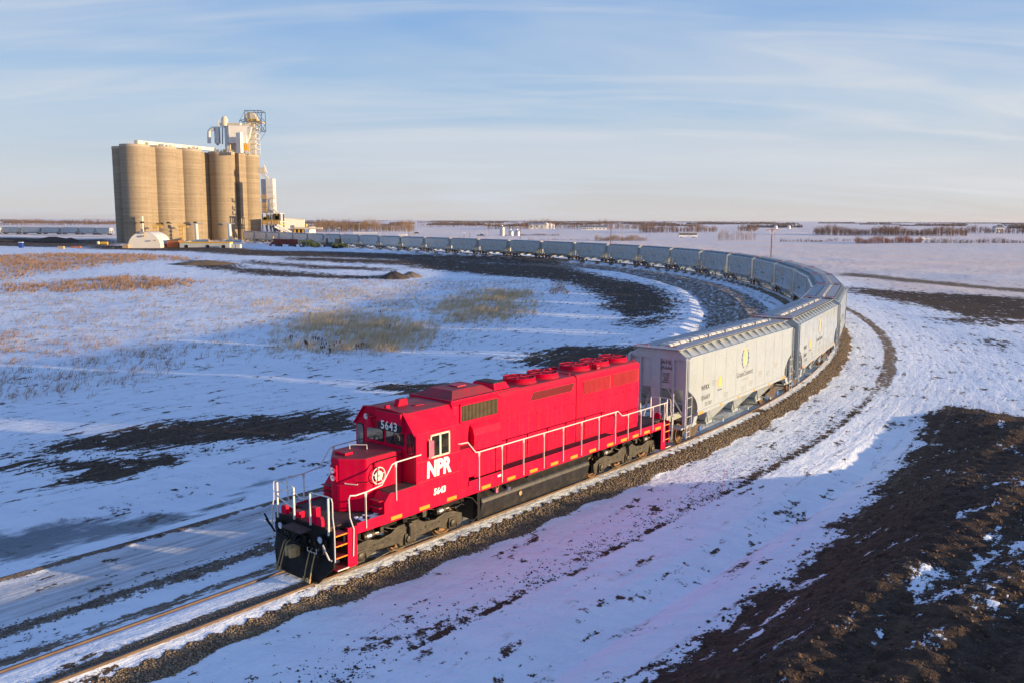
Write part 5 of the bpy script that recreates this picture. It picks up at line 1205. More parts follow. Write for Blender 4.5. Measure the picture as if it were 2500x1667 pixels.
    BW(MB().loft([[(a[0]-.3,514.7,ztop),(b[0]+.3,520.7,zr),(b[0]-4,540.4,zr),(a[0]-4.3,534.4,ztop)],[(a[0]-.3,514.7,ztop+.4),(b[0]+.3,520.7,zr+.4),(b[0]-4,540.4,zr+.4),(a[0]-4.3,534.4,ztop+.4)]]), 'roof', 'grey_panel', W)
    p, q = Z4(1925,1316,513), Z4(2015,1270,513); dr = BW(MB().box(p[0],q[0],514.5,519,GZ,q[2]), 'doorway', 'dark_gap', W)
    for f in (0,.45,.9): BW(MB().box(p[0]+(q[0]-p[0])*f,p[0]+(q[0]-p[0])*f+.9,514.2,515,GZ,q[2]), 'door_post', 'yellow_paint', W, dr)
    p, q = Z4(1975,1316,512), Z4(2074,1258,512); BW(MB().box(p[0]+6,q[0],513.5,530,GZ,q[2]), 'annex', 'white_panel', W); p2, q2 = Z4(1920,1322,512), Z4(2074,1285,512)
    p = Z4(1930,1262,512); BW(MB().box(p[0],p[0]+16,513.0,514.4,p[2]-1,p[2]), 'canopy', 'conduit_tan', W)
    p = Z4(2048,1240,515); BW(MB().lathe((p[0],516,p[2]-.8), [(0,0),(.8,0),(.8,1.4),(0,1.6)], 12), 'roof_fan', 'yellow_paint', W)

    # round-roofed shelter
    g0 = gpt(312,607); f = Vector(gpt(313,607.3)); gR = Vector(gpt(392,607.3)); wv = (gR-f).length; ax = Vector((-.12,.993,0)); uu = (gR-f).normalized(); zc = Z4(430,1308,357)[2]
    Q = thing('arched_shelter', 'white arched fabric shelter in front of the silos', 'shelter', ((f.x+gR.x)/2,f.y,GZ))
    def arch(o_, k=1.0): return [tuple(o_+uu*(wv/2*(1-k*math.cos(t_)))+Vector((0,0,(zc-GZ)*k*math.sin(t_)**.85))) for t_ in np.linspace(0.0001,math.pi-.0001,25)]
    ln = 17.0
    shl = MB(); A0, A1 = arch(f), arch(f+ax*ln); n_ = len(A0)
    shl.add(A0+A1, [(i,i+1,n_+i+1,n_+i) for i in range(n_-1)]); BW(shl, 'arched_roof', 'shelter_white', Q, smooth=True)
    for k, o_ in (('front_wall',f+ax*.05),('rear_wall',f+ax*(ln-.05))):
        P = arch(o_,.995); mb = MB(); mb.add(P+[tuple(Vector(p)+ax*.2) for p in P], [tuple(range(n_)), tuple(range(2*n_-1,n_-1,-1))]+[(i,i+1,n_+i+1,n_+i) for i in range(n_-1)]+[(n_-1,0,n_,2*n_-1)]); BW(mb, k, 'shelter_white', Q)
    for x, y, w, h in ((412,1318,1.0,.5),(412,1350,.8,.7),(525,1393,1.2,.4)): p = Z4(x,y,f.y-.2); BW(MB().box(p[0]-w/2,p[0]+w/2,f.y-.25,f.y+.3,p[2]-h/2,p[2]+h/2), 'gable_vent', 'crate_tan', Q)
    def boxthing(name, lab, cat, x0, x1, y0, y1, depth_b, m, dp, grp=None, roof=None, rib=True):
        d_ = depth_b; a, b = Z4(x0,y1,d_), Z4(x1,y0,d_)
        T = thing(name, lab, cat, ((a[0]+b[0])/2,d_+dp/2,GZ), 0, grp)
        o = BW(MB().box(a[0],b[0],d_,d_+dp,GZ,b[2]), 'shell', m, T, bevel=.05)
        if rib:
            n = max(3,int((b[0]-a[0])/.5))
            for k in range(n):
                x = a[0]+(b[0]-a[0])*(k+.5)/n; BW(MB().box(x-.10,x+.10,d_-.06,d_,GZ+.2,b[2]-.25), 'corrugation', m, T, o)
        if roof: BW(MB().box(a[0]-.12,b[0]+.12,d_-.15,d_+dp+.15,b[2],b[2]+roof[1]), 'roof', roof[0], T)
        return T, a, b, d_
    boxthing('storage_box', 'small tan box left of the arched shelter', 'box', 200,258,1435,1486,355,'crate_tan',4, rib=False)
    boxthing('shipping_container', 'dark red container tucked beside the arched shelter', 'container', 592,650,1432,1482,364,'container_red',6)
    boxthing('shipping_container', 'orange container with brown roof right of the arched shelter', 'container', 655,762,1402,1483,363,'container_orange',6, roof=('bark',.5))
    boxthing('utility_trailer', 'small pale trailer behind the orange container', 'trailer', 768,852,1402,1440,376,'trailer_wall',5, rib=False)
    T, a, b, d_ = boxthing('site_office', 'long white site office with yellow roof edge before the silos', 'site office', 780,1282,1420,1490,361,'trailer_wall',4, roof=('yellow_paint',.45), rib=False)
    for x in (838,852,1052,1068,1212,1228):
        p = Z4(x,1455,360.9); w = BW(MB().box(p[0]-.45,p[0]+.45,360.93,361.05,p[2]-.6,p[2]+.6), 'window', 'glass_dark', T); BW(MB().box(p[0]-.55,p[0]+.55,360.95,361.02,p[2]-.72,p[2]+.72), 'window_frame', 'white_panel', T, w)
    for k in range(24): x = a[0]+(b[0]-a[0])*(k+.5)/24; BW(MB().box(x-.02,x+.02,360.97,361.0,GZ+.2,b[2]-.1), 'wall_seam', 'grey_panel', T)
    p = Z4(1065,1425,362); BW(MB().cyl((p[0],363,b[2]),(p[0],363,b[2]+1.6),.25,n=10), 'chimney', 'crate_tan', T)
    T, a, b, d_ = boxthing('equipment_cabinet', 'white cabinet with double doors right of the site office', 'cabinet', 1300,1385,1432,1498,356,'trailer_wall',2.5, rib=False)
    BW(MB().box((a[0]+b[0])/2-.04,(a[0]+b[0])/2+.04,355.95,356.0,GZ+.1,b[2]-.1), 'door_gap', 'dark_gap', T)
    for k, (x, xa, xb, lab) in enumerate(((955,850,1022,'white duct post with cross arm before the third silo'),(1290,1168,1332,'white duct post with cross arm before the fourth silo'))):
        d_ = 440; a, b = Z4(x,1412,d_), Z4(x-12,1228,d_)
        T = thing('aeration_duct', lab, 'duct', (a[0],d_,GZ), 0, 'duct posts in front of the silos')
        BW(MB().cyl((a[0],d_,GZ),(b[0],d_,b[2]),.85,n=14), 'riser', 'white_panel', T, smooth=True)
        p, q = Z4(xa,1225,d_), Z4(xb,1225,d_); BW(MB().bar((p[0],d_,p[2]),(q[0],d_,q[2]),.5,.35), 'cross_arm', 'grey_panel', T); BW(MB().box(p[0]-.3,p[0]+2.0,d_-.5,d_+.5,p[2]-.8,p[2]+.1), 'arm_box', 'frame_dark', T)
        BW(MB().cyl((a[0]+1.0,d_-1,GZ+1.2),(a[0]+5.5,d_-1,GZ+1.2),.7,n=12), 'blower', 'galvanised', T, smooth=True); BW(MB().box(a[0]-2.0,a[0]+1.2,d_-1.5,d_+1.5,GZ,GZ+1.6), 'blower_base', 'grey_panel', T)
paint('teal_dark', (0.03,0.09,0.09), 0.5, 0.2)
paint('rim_concrete', (0.40,0.33,0.25), 0.9, 0.08, (0.36,0.30,0.24), 0.4, 0.4)
paint('conduit_tan', (0.62,0.54,0.40), 0.6, 0.1, (0.42,0.28,0.14), 0.4, 0.5)
paint('rail_cream', (0.70,0.60,0.42), 0.6, 0.1)
paint('frame_dark', (0.075,0.075,0.075), 0.6, 0.2); paint('frame_grey', (0.20,0.20,0.185), 0.7, 0.15, (0.12,0.12,0.11), 0.4, 0.3)
paint('shelter_white', (0.68,0.66,0.62), 0.6, 0.03, (0.58,0.54,0.48), 0.25, 0.12)
terminal()

# ------------------------------------------------------------------ machines by the inner track
def rolling_wheels(T, cx, cy, u, xs, r, half, m='rubber', z=GZ):
    n = Vector((u.y,-u.x,0))
    for x in xs:
        for s in (1,-1):
            p = Vector((cx,cy,0))+u*x+n*(half*s); BW(MB().cyl((p.x-n.x*.25,p.y-n.y*.25,z+r),(p.x+n.x*.25,p.y+n.y*.25,z+r),r,n=18), 'wheel', m, T, smooth=False)
def obx(c, u, x0, x1, y0, y1, z0, z1):
    n = Vector((u.y,-u.x,0)); P = [Vector((c[0],c[1],0))+u*a+n*b for a, b in ((x0,y0),(x1,y0),(x1,y1),(x0,y1))]
    return MB().loft([[(p.x,p.y,z) for p in P] for z in (z0,z1)])
u0 = Vector((.92,-.39,0)).normalized()
c0 = gpt(697,603.5); T = thing('gondola_car', 'dark red ribbed gondola wagon standing inside the loop', 'gondola', (c0[0],c0[1],GZ))
g = BW(obx(c0,u0,-5.3,5.3,-1.5,1.5,GZ+1.1,GZ+3.3), 'body', 'gondola_red', T)
for k in range(13): x = -5.2+k*.867; BW(obx(c0,u0,x-.08,x+.08,1.5,1.62,GZ+1.1,GZ+3.3), 'rib', 'gondola_red', T, g); BW(obx(c0,u0,x-.08,x+.08,-1.62,-1.5,GZ+1.1,GZ+3.3), 'rib', 'gondola_red', T, g)
BW(obx(c0,u0,-5.4,5.4,1.45,1.66,GZ+3.2,GZ+3.4), 'top_rail', 'container_red', T, g); BW(obx(c0,u0,-6.6,-5.3,-1.2,1.2,GZ+1.0,GZ+1.9), 'end_step', 'gondola_red', T)
for x in (-3.6,3.6): BW(obx(c0,u0,x-1.1,x+1.1,-1.1,1.1,GZ+.5,GZ+1.05), 'truck_frame', 'frame_dark', T)
rolling_wheels(T, c0[0], c0[1], u0, (-4.4,-2.8,2.8,4.4), .45, .95, 'frame_dark')
c0 = gpt(757,605); T = thing('track_machine', 'yellow beam-framed track machine between gondola and loader', 'track machine', (c0[0],c0[1],GZ))
def ub(c, u, a, b, w): 
    p = Vector((c[0],c[1],0))+u*a[0]; q = Vector((c[0],c[1],0))+u*b[0]; return (p.x,p.y,a[1]), (q.x,q.y,b[1])
for nm, a, b, w in (('main_beam',(-4.6,2.6),(0.2,2.7),.5),('sloped_beam',(0.2,2.7),(4.3,1.0),.45),('rear_leg',(-4.4,2.6),(-4.4,.2),.5),('mid_leg',(-1.0,2.6),(-.6,.2),.4),('front_leg',(.2,2.6),(.6,.1),.4),('lower_beam',(.5,.1),(3.2,.1),.35),('tie_bar',(3.2,.1),(2.6,1.7),.3),('nose_bar',(2.0,1.2),(4.6,.4),.5),('rear_block',(-4.6,1.4),(-3.4,1.4),.7)):
    for s in (1,-1):
        nn = Vector((u0.y,-u0.x,0))*1.2*s; p, q = ub(c0,u0,a,b,w); BW(MB().bar((p[0]+nn.x,p[1]+nn.y,p[2]+GZ+.3),(q[0]+nn.x,q[1]+nn.y,q[2]+GZ+.3),w*.8,w), nm, 'machine_yellow', T)
BW(obx(c0,u0,-3.4,-1.2,-1,1,GZ+.7,GZ+2.3), 'engine', 'frame_dark', T); BW(obx(c0,u0,1.0,2.6,-.9,.9,GZ+.5,GZ+1.6), 'hopper_box', 'frame_dark', T); rolling_wheels(T, c0[0], c0[1], u0, (-3.9,-.8,3.6), .42, .9, 'frame_dark')
c0 = gpt(828,608); T = thing('wheel_loader', 'muddy yellow wheel loader with glazed cab near the train', 'loader', (c0[0],c0[1],GZ))
BW(obx(c0,u0,-2.9,.2,-1.0,1.0,GZ+.9,GZ+2.1), 'rear_body', 'machine_yellow', T, bevel=.1); BW(obx(c0,u0,.2,2.6,-.6,.6,GZ+1.2,GZ+2.2), 'hood', 'machine_yellow', T, bevel=.1)
cb = BW(obx(c0,u0,-1.3,.5,-.8,.8,GZ+2.1,GZ+3.9), 'cab', 'glass_dark', T); BW(obx(c0,u0,-1.5,.7,-.95,.95,GZ+3.9,GZ+4.1), 'cab_roof', 'machine_yellow', T, cb)
for x in (-1.3,-.4,.5):
    for s in (1,-1): BW(obx(c0,u0,x-.07,x+.07,s*.8-.06,s*.8+.06,GZ+2.1,GZ+3.9), 'cab_post', 'machine_yellow', T, cb)
for s in (1,-1): 
    nn = Vector((u0.y,-u0.x,0))*.8*s; p, q = ub(c0,u0,(.6,2.0),(3.6,.9),.3); BW(MB().bar((p[0]+nn.x,p[1]+nn.y,p[2]+GZ),(q[0]+nn.x,q[1]+nn.y,q[2]+GZ),.3,.4), 'lift_arm', 'machine_yellow', T)
BW(obx(c0,u0,3.4,4.4,-1.3,1.3,GZ+.1,GZ+1.0), 'bucket', 'machine_yellow', T); rolling_wheels(T, c0[0], c0[1], u0, (-2.0,1.5), .8, 1.15)
c0 = gpt(803,606); T = thing('trailer_plant', 'dark machine with upright stack beside the yellow loader', 'machine', (c0[0],c0[1],GZ))
BW(obx(c0,u0,-2.2,2.0,-.9,.9,GZ+.6,GZ+1.5), 'chassis', 'frame_dark', T); BW(obx(c0,u0,-1.2,-.6,-.3,.3,GZ+1.5,GZ+3.9), 'stack', 'frame_dark', T); BW(obx(c0,u0,.3,1.5,-.7,.7,GZ+1.5,GZ+2.3), 'tank', 'teal_dark', T); rolling_wheels(T, c0[0], c0[1], u0, (-1.4,1.2), .45, .9)
c0 = gpt(667.5,603); T = thing('signal_post', 'yellow-topped signal post left of the red gondola', 'signal', (c0[0],c0[1],GZ)); BW(MB().cyl((c0[0],c0[1],GZ),(c0[0],c0[1],GZ+3.6),.10,n=8), 'post', 'grey_panel', T); BW(MB().lathe((c0[0],c0[1],GZ+3.5), [(0,0),(.35,.1),(.4,.5),(.25,.85),(0,.9)], 10), 'lamp', 'yellow_paint', T)
c0 = gpt(661,602); T = thing('brake_wheel_stand', 'small red stand with lamp by the signal post', 'stand', (c0[0],c0[1],GZ)); BW(MB().box(c0[0]-.5,c0[0]+.5,c0[1]-.4,c0[1]+.4,GZ,GZ+1.2), 'base', 'container_red', T); BW(MB().cyl((c0[0],c0[1]-.45,GZ+1.4),(c0[0],c0[1]-.2,GZ+1.4),.35,n=12), 'lamp', 'crate_cream', T)

# ------------------------------------------------------------------ bare woods, bushes and far tree belts
RS = np.random.RandomState(11)
def z_at(x, y):
    z, _, _, _ = ground_z(np.atleast_1d(np.asarray(x, float)), np.atleast_1d(np.asarray(y, float))); return z
def spikes(P0, P1, w, col):
    """thin tapering blades from P0 to P1 (n,3): two crossed triangles each"""
    n = len(P0); d = P1-P0; d /= np.linalg.norm(d,axis=1,keepdims=True)+1e-9
    ref = RS.normal(size=(n,3)); a = np.cross(d,ref); a /= np.linalg.norm(a,axis=1,keepdims=True)+1e-9
    w = np.broadcast_to(np.asarray(w), (n,))[:,None]
    V = np.stack([P0-a*w/2, P0+a*w/2, P1], 1).reshape(-1,3)
    return V, np.repeat(col, 3, axis=0)
def spike_obj(name, parts, m, **tg):
    V = np.concatenate([p[0] for p in parts]); Cc = np.concatenate([p[1] for p in parts])
    o = fast_mesh(name, V, np.arange(len(V)), 3, m)
    a = o.data.attributes.new('tint', 'FLOAT_COLOR', 'POINT'); a.data.foreach_set('color', np.concatenate([Cc, np.ones((len(Cc),1))],1).astype(np.float32).ravel())
    tag(o, **tg); return o
def bare_trees(bx, by, h, col, limbs=16, twigs=4, spread=.28, w=.16):
    n = len(bx); z = z_at(bx, by); out = []
    B = np.stack([bx,by,z-.2],1); lean = RS.normal(size=(n,2))*.05
    Tp = B + np.stack([lean[:,0]*h, lean[:,1]*h, h*.92],1)
    tint = np.clip(np.asarray(col)[None,:]*RS.uniform(.7,1.35,(n,1))*RS.uniform(.93,1.07,(n,3)),0,1)
    out.append(spikes(B, Tp, w*1.6, tint))
    for k in range(limbs):
        f = RS.uniform(.08,.75,n)[:,None]; S = B+(Tp-B)*f
        an = RS.uniform(0,6.283,n); sp = RS.uniform(.35,1.0,n)*spread*h; up = RS.uniform(.10,.34,n)*h
        E = S+np.stack([np.cos(an)*sp,np.sin(an)*sp,up],1); out.append(spikes(S,E,w,tint))
        for j in range(twigs):
            g = RS.uniform(.25,1.0,n)[:,None]; S2 = S+(E-S)*g
            a2 = an+RS.normal(size=n)*1.0; l2 = RS.uniform(.06,.16,n)*h
            E2 = S2+np.stack([np.cos(a2)*l2*.6,np.sin(a2)*l2*.6,l2*RS.uniform(.5,1.2,n)],1); out.append(spikes(S2,E2,w*.7,tint*1.05))
    return out
def grove(px0, px1, base, depth, n, h, col, name, lab, limbs=14, twigs=3, spread=.28, w=.16, base1=None, hv=.25, z=-0.8):
    base1 = base if base1 is None else base1
    f = RS.rand(n); u = px0+(px1-px0)*f; v = base+(base1-base)*f
    P = np.array([gpt(a,b,z) for a,b in zip(u,v)]); dd = RS.rand(n)**1.4*depth
    r = np.linalg.norm(P[:,:2],axis=1); k = (r+dd)/r
    hs = h*RS.uniform(1-hv,1+hv,n)*(1+.25*np.sin(f*17+px0)); 
    return spike_obj(name, bare_trees(P[:,0]*k, P[:,1]*k, hs, col, limbs, twigs, spread, w), 'twigs', label=lab, kind='stuff')
BR, TAN, DK, RUST = (.20,.125,.085), (.30,.20,.115), (.13,.075,.055), (.26,.12,.07)
grove(752,1012,568,60,420,9.5,TAN,'bare_wood','bare tan poplar wood right of the white shed',limbs=13)
grove(738,900,562,90,200,10.5,BR,'bare_wood','taller brown bare wood behind the poplars right of the shed',limbs=12)
grove(1190,1600,560.5,120,520,11,BR,'bare_wood','brown bare wood along the horizon around the farmyard',limbs=12)
grove(1560,1750,570,70,260,7.5,BR,'bare_wood','brown bare thicket behind the white coach',limbs=12)
grove(1453,1580,590,14,240,3.2,TAN,'bare_bushes','tan leafless bushes right of the nearer brown pole',limbs=10,spread=.4,w=.07)
grove(1752,1845,590,10,80,6.0,TAN,'bare_saplings','thin pale saplings left of the tall crossarm pole',limbs=8,twigs=3,spread=.16,w=.07)
grove(1800,1850,566,60,90,8.0,BR,'bare_wood','small round bare wood above the thin saplings',limbs=12)
grove(1985,2360,575,55,640,7.0,BR,'bare_wood','long brown bare wood across the right background',limbs=12,base1=577)
grove(2330,2640,572,90,300,7.0,DK,'bare_wood','darker bare wood at the far right edge',limbs=11)
grove(2088,2250,597,16,330,3.6,RUST,'bare_bushes','reddish brown bushes beyond the right field',limbs=10,spread=.4,w=.07)
grove(2255,2600,598,12,300,2.6,DK,'bare_bushes','low dark bushes at the right end of the field',limbs=9,spread=.45,w=.07)
grove(1900,2100,593,8,160,1.8,DK,'bare_bushes','low brown scrub along the far field edge',limbs=8,spread=.5,w=.06)
grove(-120,285,551,130,520,10.5,BR,'bare_wood','brown bare wood on the horizon left of the silos',limbs=12)
grove(1020,1190,556,100,110,8,BR,'bare_wood','sparse distant wood between poplars and farmyard',limbs=11)
grove(1290,1440,588,10,120,.9,RUST,'dry_weeds','low rusty weeds beside the highway verge',limbs=8,spread=.6,w=.05)
grove(1215,1365,575,12,200,1.6,DK,'brush_heap','dark brush heaps behind the grain bins',limbs=9,spread=.7,w=.08)
# belts of woodland far out on the plain
parts = []
for k in range(150):
    r = 1700*math.exp(RS.rand()*1.9); th0 = R(RS.uniform(-40,40)); wdt = RS.uniform(.01,.07); n = int(60+900*wdt*RS.uniform(.5,1.5))
    th = th0+RS.uniform(-.5,.5,n)*wdt; rr = r*(1+RS.uniform(-.02,.02,n)); h = RS.uniform(4,8,n)*(.6+.5*np.sin(th*60+k)**2); x, y = rr*np.sin(th), rr*np.cos(th); B = np.stack([x,y,np.full(n,-1.2)],1)
    tint = np.array([.19,.155,.145])[None,:]*RS.uniform(.8,1.25,(n,1))
    for j in range(5):
        E = B+np.stack([RS.normal(size=n)*2.5,RS.normal(size=n)*2.5,h*RS.uniform(.7,1.1,n)],1); parts.append(spikes(B,E,np.full(n,max(2.0,r*.0016)),tint))
spike_obj('far_woodland', parts, 'twigs', label='far belts of bare woodland crossing the snowy plain', kind='stuff')

# ------------------------------------------------------------------ dry grass
def scatter_poly(px, dens, z=-.8):
    P = [gd(*q, z) for q in px]; xs = [p[0] for p in P]; ys = [p[1] for p in P]
    n = int((max(xs)-min(xs))*(max(ys)-min(ys))*dens); x = RS.uniform(min(xs),max(xs),n); y = RS.uniform(min(ys),max(ys),n)
    sd = poly_sd(P, x, y); soft = 1.5+0.02*np.sqrt(x*x+y*y)
    keep = RS.rand(n) < np.clip(.5+sd/soft/2,0,1)
    x, y = x[keep], y[keep]
    cl = np.sin(x*.9+2*np.sin(y*.33))*np.sin(y*.7+1.5*np.sin(x*.21)) + .6*np.sin(x*.23+1)*np.sin(y*.19)
    k2 = RS.rand(len(x)) < np.clip(.55+.55*cl,0.05,1); return x[k2], y[k2]
def tufts(x, y, h, blades, col, w=.03, lean=.45):
    n = len(x); z = z_at(x, y); out = []
    for k in range(blades):
        B = np.stack([x+RS.normal(size=n)*.10,y+RS.normal(size=n)*.10,z-.03],1); hh = h*RS.uniform(.5,1.25,n)
        E = B+np.stack([hh*(lean+RS.normal(size=n)*.35),RS.normal(size=n)*.3*hh,hh],1)
        tint = np.asarray(col)[None,:]*RS.uniform(.55,1.35,(n,1))*RS.uniform(.9,1.1,(n,3)); out.append(spikes(B,E,np.full(n,w)*RS.uniform(.7,1.4,n),np.clip(tint,0,1)))
    return out
STRAW, RUSTG, GREYG = (.66,.51,.31), (.46,.29,.18), (.44,.34,.24)
x, y = scatter_poly([(640,755),(760,722),(900,738),(1000,762),(985,790),(850,812),(700,805)], 9); spike_obj('tall_grass', tufts(x,y,.85,6,STRAW,.030), 'dry_grass', label='tall straw grass clump in the middle of the snowfield', kind='stuff')
x, y = scatter_poly([(1000,705),(1120,668),(1222,676),(1230,705),(1150,732),(1080,745),(1000,745)], 4.5); spike_obj('tall_grass', tufts(x,y,.85,6,STRAW,.05), 'dry_grass', label='tall straw grass patch left of the curving soil bank', kind='stuff')
x, y = scatter_poly([(-60,594),(100,585),(300,585),(440,599),(300,603),(150,622),(-60,648)], 1.5); spike_obj('rusty_grass', tufts(x,y,.7,5,RUSTG,.11), 'dry_grass', label='rusty grass strip below the arched shelter', kind='stuff')
x, y = scatter_poly([(-60,665),(80,655),(300,637),(440,650),(430,661),(200,672)], 2.5); spike_obj('rusty_grass', tufts(x,y,.7,5,RUSTG,.10), 'dry_grass', label='second rusty grass strip nearer on the left snowfield', kind='stuff')
x, y = scatter_poly([(-60,640),(480,640),(1240,645),(1225,722),(1010,800),(700,835),(500,825),(250,875),(-60,920)], 2.0); spike_obj('sparse_grass', tufts(x,y,.42,4,GREYG,.035), 'dry_grass', label='sparse dry stems poking through the left snowfield', kind='stuff')
x, y = scatter_poly([(-60,750),(60,750),(170,790),(420,800),(330,900),(150,910),(-60,915)], 3.2); spike_obj('sparse_grass', tufts(x,y,.5,4,(.42,.26,.17),.035), 'dry_grass', label='reddish dry stems on the near left snowfield', kind='stuff')
x, y = scatter_poly([(560,700),(800,660),(1000,690),(900,740),(640,750)], 2.5); spike_obj('sparse_grass', tufts(x,y,.5,4,STRAW,.035), 'dry_grass', label='thin straw grass behind the tall clump', kind='stuff')
x, y = scatter_poly([(1255,660),(1290,655),(1300,672),(1260,678)], 4); spike_obj('rusty_grass', tufts(x,y,.6,5,RUSTG,.06), 'dry_grass', label='small rusty grass tuft beside the soil bank', kind='stuff')
# dark seed-headed weeds in the near grass
for k, (u, v) in enumerate([(713,832),(745,843),(752,850),(766,836),(781,838),(790,845),(812,850),(828,842),(838,848),(870,850),(885,845),(790,860),(802,868),(930,770),(1040,700),(950,806)]):
    p = gpt(u, v); hgt = random.uniform(.5,1.0); mb = MB(); z0 = float(z_at(p[0],p[1])[0])
    for j in range(3):
        dx, dy = random.uniform(-.35,.35), random.uniform(-.3,.3); top = (p[0]+dx,p[1]+dy,z0+hgt*random.uniform(.6,1))
        mb.cyl((p[0],p[1],z0-.05),top,.012,.008,5); bs = Vector((p[0],p[1],z0)).lerp(Vector(top),.5); mb.lathe((top[0]-dx*.25,top[1]-dy*.25,bs.z+.05), [(0,0),(.05,.06),(.06,.25),(.02,(top[2]-bs.z))], 6)
    mb.build('dock_weed', 'weed_brown', label='dark brown dried weed stalk standing among the straw grass', cat='weed', group='dried weed stalks in the near grass')

# ------------------------------------------------------------------ loose stones and clods
def rocks(name, x, y, z, r, col, m='stone', **tg):
    n = len(x); base = np.array([(1,0,0),(-1,0,0),(0,1,0),(0,-1,0),(0,0,1),(0,0,-.6)],float)
    F = np.array([(0,2,4),(2,1,4),(1,3,4),(3,0,4),(2,0,5),(1,2,5),(3,1,5),(0,3,5)])
    an = RS.uniform(0,6.283,n); V = base[None]*RS.uniform(.55,1.25,(n,6,1))
    c, s = np.cos(an)[:,None], np.sin(an)[:,None]
    X = (V[:,:,0]*c-V[:,:,1]*s)*r[:,None]+x[:,None]; Y = (V[:,:,0]*s+V[:,:,1]*c)*r[:,None]+y[:,None]; Z = V[:,:,2]*r[:,None]*.8+z[:,None]
    V = np.stack([X,Y,Z],-1).reshape(-1,3); f = (F[None]+(np.arange(n)*6)[:,None,None]).reshape(-1)
    o = fast_mesh(name, V, f, 3, m); tint = np.repeat(np.clip(np.asarray(col)[None,:]*RS.uniform(.45,1.6,(n,1))*RS.uniform(.94,1.06,(n,3)),0,1),6,axis=0)
    a = o.data.attributes.new('tint','FLOAT_COLOR','POINT'); a.data.foreach_set('color', np.concatenate([tint,np.ones((len(tint),1))],1).astype(np.float32).ravel()); tag(o, **tg); return o
def along(s, d):
    X = np.interp(s,_ss,_tx)+np.sin(np.interp(s,_ss,_th))*d; Y = np.interp(s,_ss,_ty)-np.cos(np.interp(s,_ss,_th))*d; return X, Y
n = 30000; s = -14+(RS.rand(n)**1.35)*100; inner = 1.12+0.20*np.abs(((s/0.61)%1.0)*2-1); outer = 1.84+.30*sstep(-1,5,s)+.09*np.sin(s*.9)+.1*np.sin(s*2.3)
d = inner+(outer-inner)*np.clip(RS.rand(n)+RS.normal(size=n)*.05,-.05,1.08); x, y = along(s,d)
rocks('ballast_stones', x, y, z_at(x,y)+.01, RS.uniform(.022,.055,n)*(1+s*.008), (.215,.165,.11), label='grey crushed stone ballast along the outer rail', kind='stuff')
n = 2600; s = RS.uniform(-14,3,n); d = .66-np.abs(RS.normal(size=n))*.16; x, y = along(s,d); rocks('ballast_stones', x, y, z_at(x,y)+.01, RS.uniform(.015,.035,n), (.18,.155,.125), label='grey ballast showing between the front rails', kind='stuff')
n = 4500; s = RS.uniform(-14,40,n); wr = 3.5+.45*np.sin(s*.11+1)+.06*np.maximum(0,-s); d = -(wr+RS.normal(size=n)*.30); x, y = along(s,d); rocks('gravel_windrow', x, y, z_at(x,y)+.01, RS.uniform(.015,.05,n), (.17,.15,.13), label='gravel windrow beside the service road', kind='stuff')
n = 3200; s = RS.uniform(-10,38,n); d = 5.35-np.abs(RS.normal(size=n))*.85+.15; k = RS.rand(n) < (.35+.65*np.sin(s*.8)**2); s, d = s[k], d[k]; x, y = along(s,d); rocks('soil_clods', x, y, z_at(x,y)+.005, RS.uniform(.012,.05,len(x)), (.075,.052,.040), label='soil crumbs strewn along the ditch edge', kind='stuff')
n = 38000; x = RS.uniform(0,34,n); y = RS.uniform(17,58,n); sd = poly_sd(MOUND,x,y); k = (sd > -.5)&(np.abs(x) < y*.72+3)&(RS.rand(n) < np.clip(.2+(40/np.maximum(y,1))**1*.55,0,1)); x, y, sd = x[k], y[k], sd[k]
rocks('soil_clods', x, y, z_at(x,y), RS.uniform(.018,.06,len(x))*RS.choice([.6,.8,1,1.8],len(x)), (.095,.060,.038), label='crumbly dark soil clods on the spoil heap', kind='stuff')
n = 3000; x = RS.uniform(-30,-2,n); y = RS.uniform(38,62,n); P = [gd(*q,-.7) for q in [(-60,1045),(250,985),(560,955),(815,945),(830,985),(560,1020),(340,1078),(150,1102)]]; k = poly_sd(P,x,y) > 0; x, y = x[k], y[k]; rocks('soil_clods', x, y, z_at(x,y), RS.uniform(.03,.09,len(x)), (.05,.033,.024), label='soil clods on the bare patch left of the locomotive', kind='stuff')

# ------------------------------------------------------------------ heaps of earth and gravel
def heap(name, lab, u, v, w, h, m, z=-.8, n=26, stretch=1.0):
    c = gpt(u, v, z); mb = MB(); rings = []
    for j, f in enumerate((1.0,.82,.6,.36,.14)):
        zz = h*(1-f)**.85*(1 if f < 1 else 0)-(0.25 if f == 1 else 0)
        rings.append([(c[0]+w/2*f*math.cos(2*math.pi*i/n)*(1+.12*math.sin(i*2.3+j)), c[1]+w/2*stretch*f*math.sin(2*math.pi*i/n)*(1+.12*math.cos(i*1.7+j)), z+zz*(1+.10*math.sin(i*1.9+j*2))) for i in range(n)])
    mb.loft(rings); o = mb.build(name, m, smooth=True); tag(o, lab, 'heap'); return o
paint('heap_soil', (0.060,0.042,0.032), 0.95, 0.3, (0.4,0.4,0.42), 0.5, 0.6, bump=0.8); paint('heap_gravel', (0.20,0.16,0.115), 0.95, 0.25, (0.10,0.08,0.06), 0.4, 0.6, bump=0.8); paint('heap_clay', (0.19,0.125,0.06), 0.95, 0.2, (0.10,0.06,0.03), 0.4, 0.3, bump=0.5)
heap('earth_heap', 'snow-dusted dark earth heap inside the loop', 962, 680, 6.6, 1.5, 'heap_soil')
heap('gravel_heap', 'tan gravel heap right of the dark earth heap', 1003, 677, 5.2, 1.2, 'heap_gravel')
heap('clay_bank', 'low brown clay bank before the site office', 500, 648, 22, 1.3, 'heap_clay', stretch=.5)
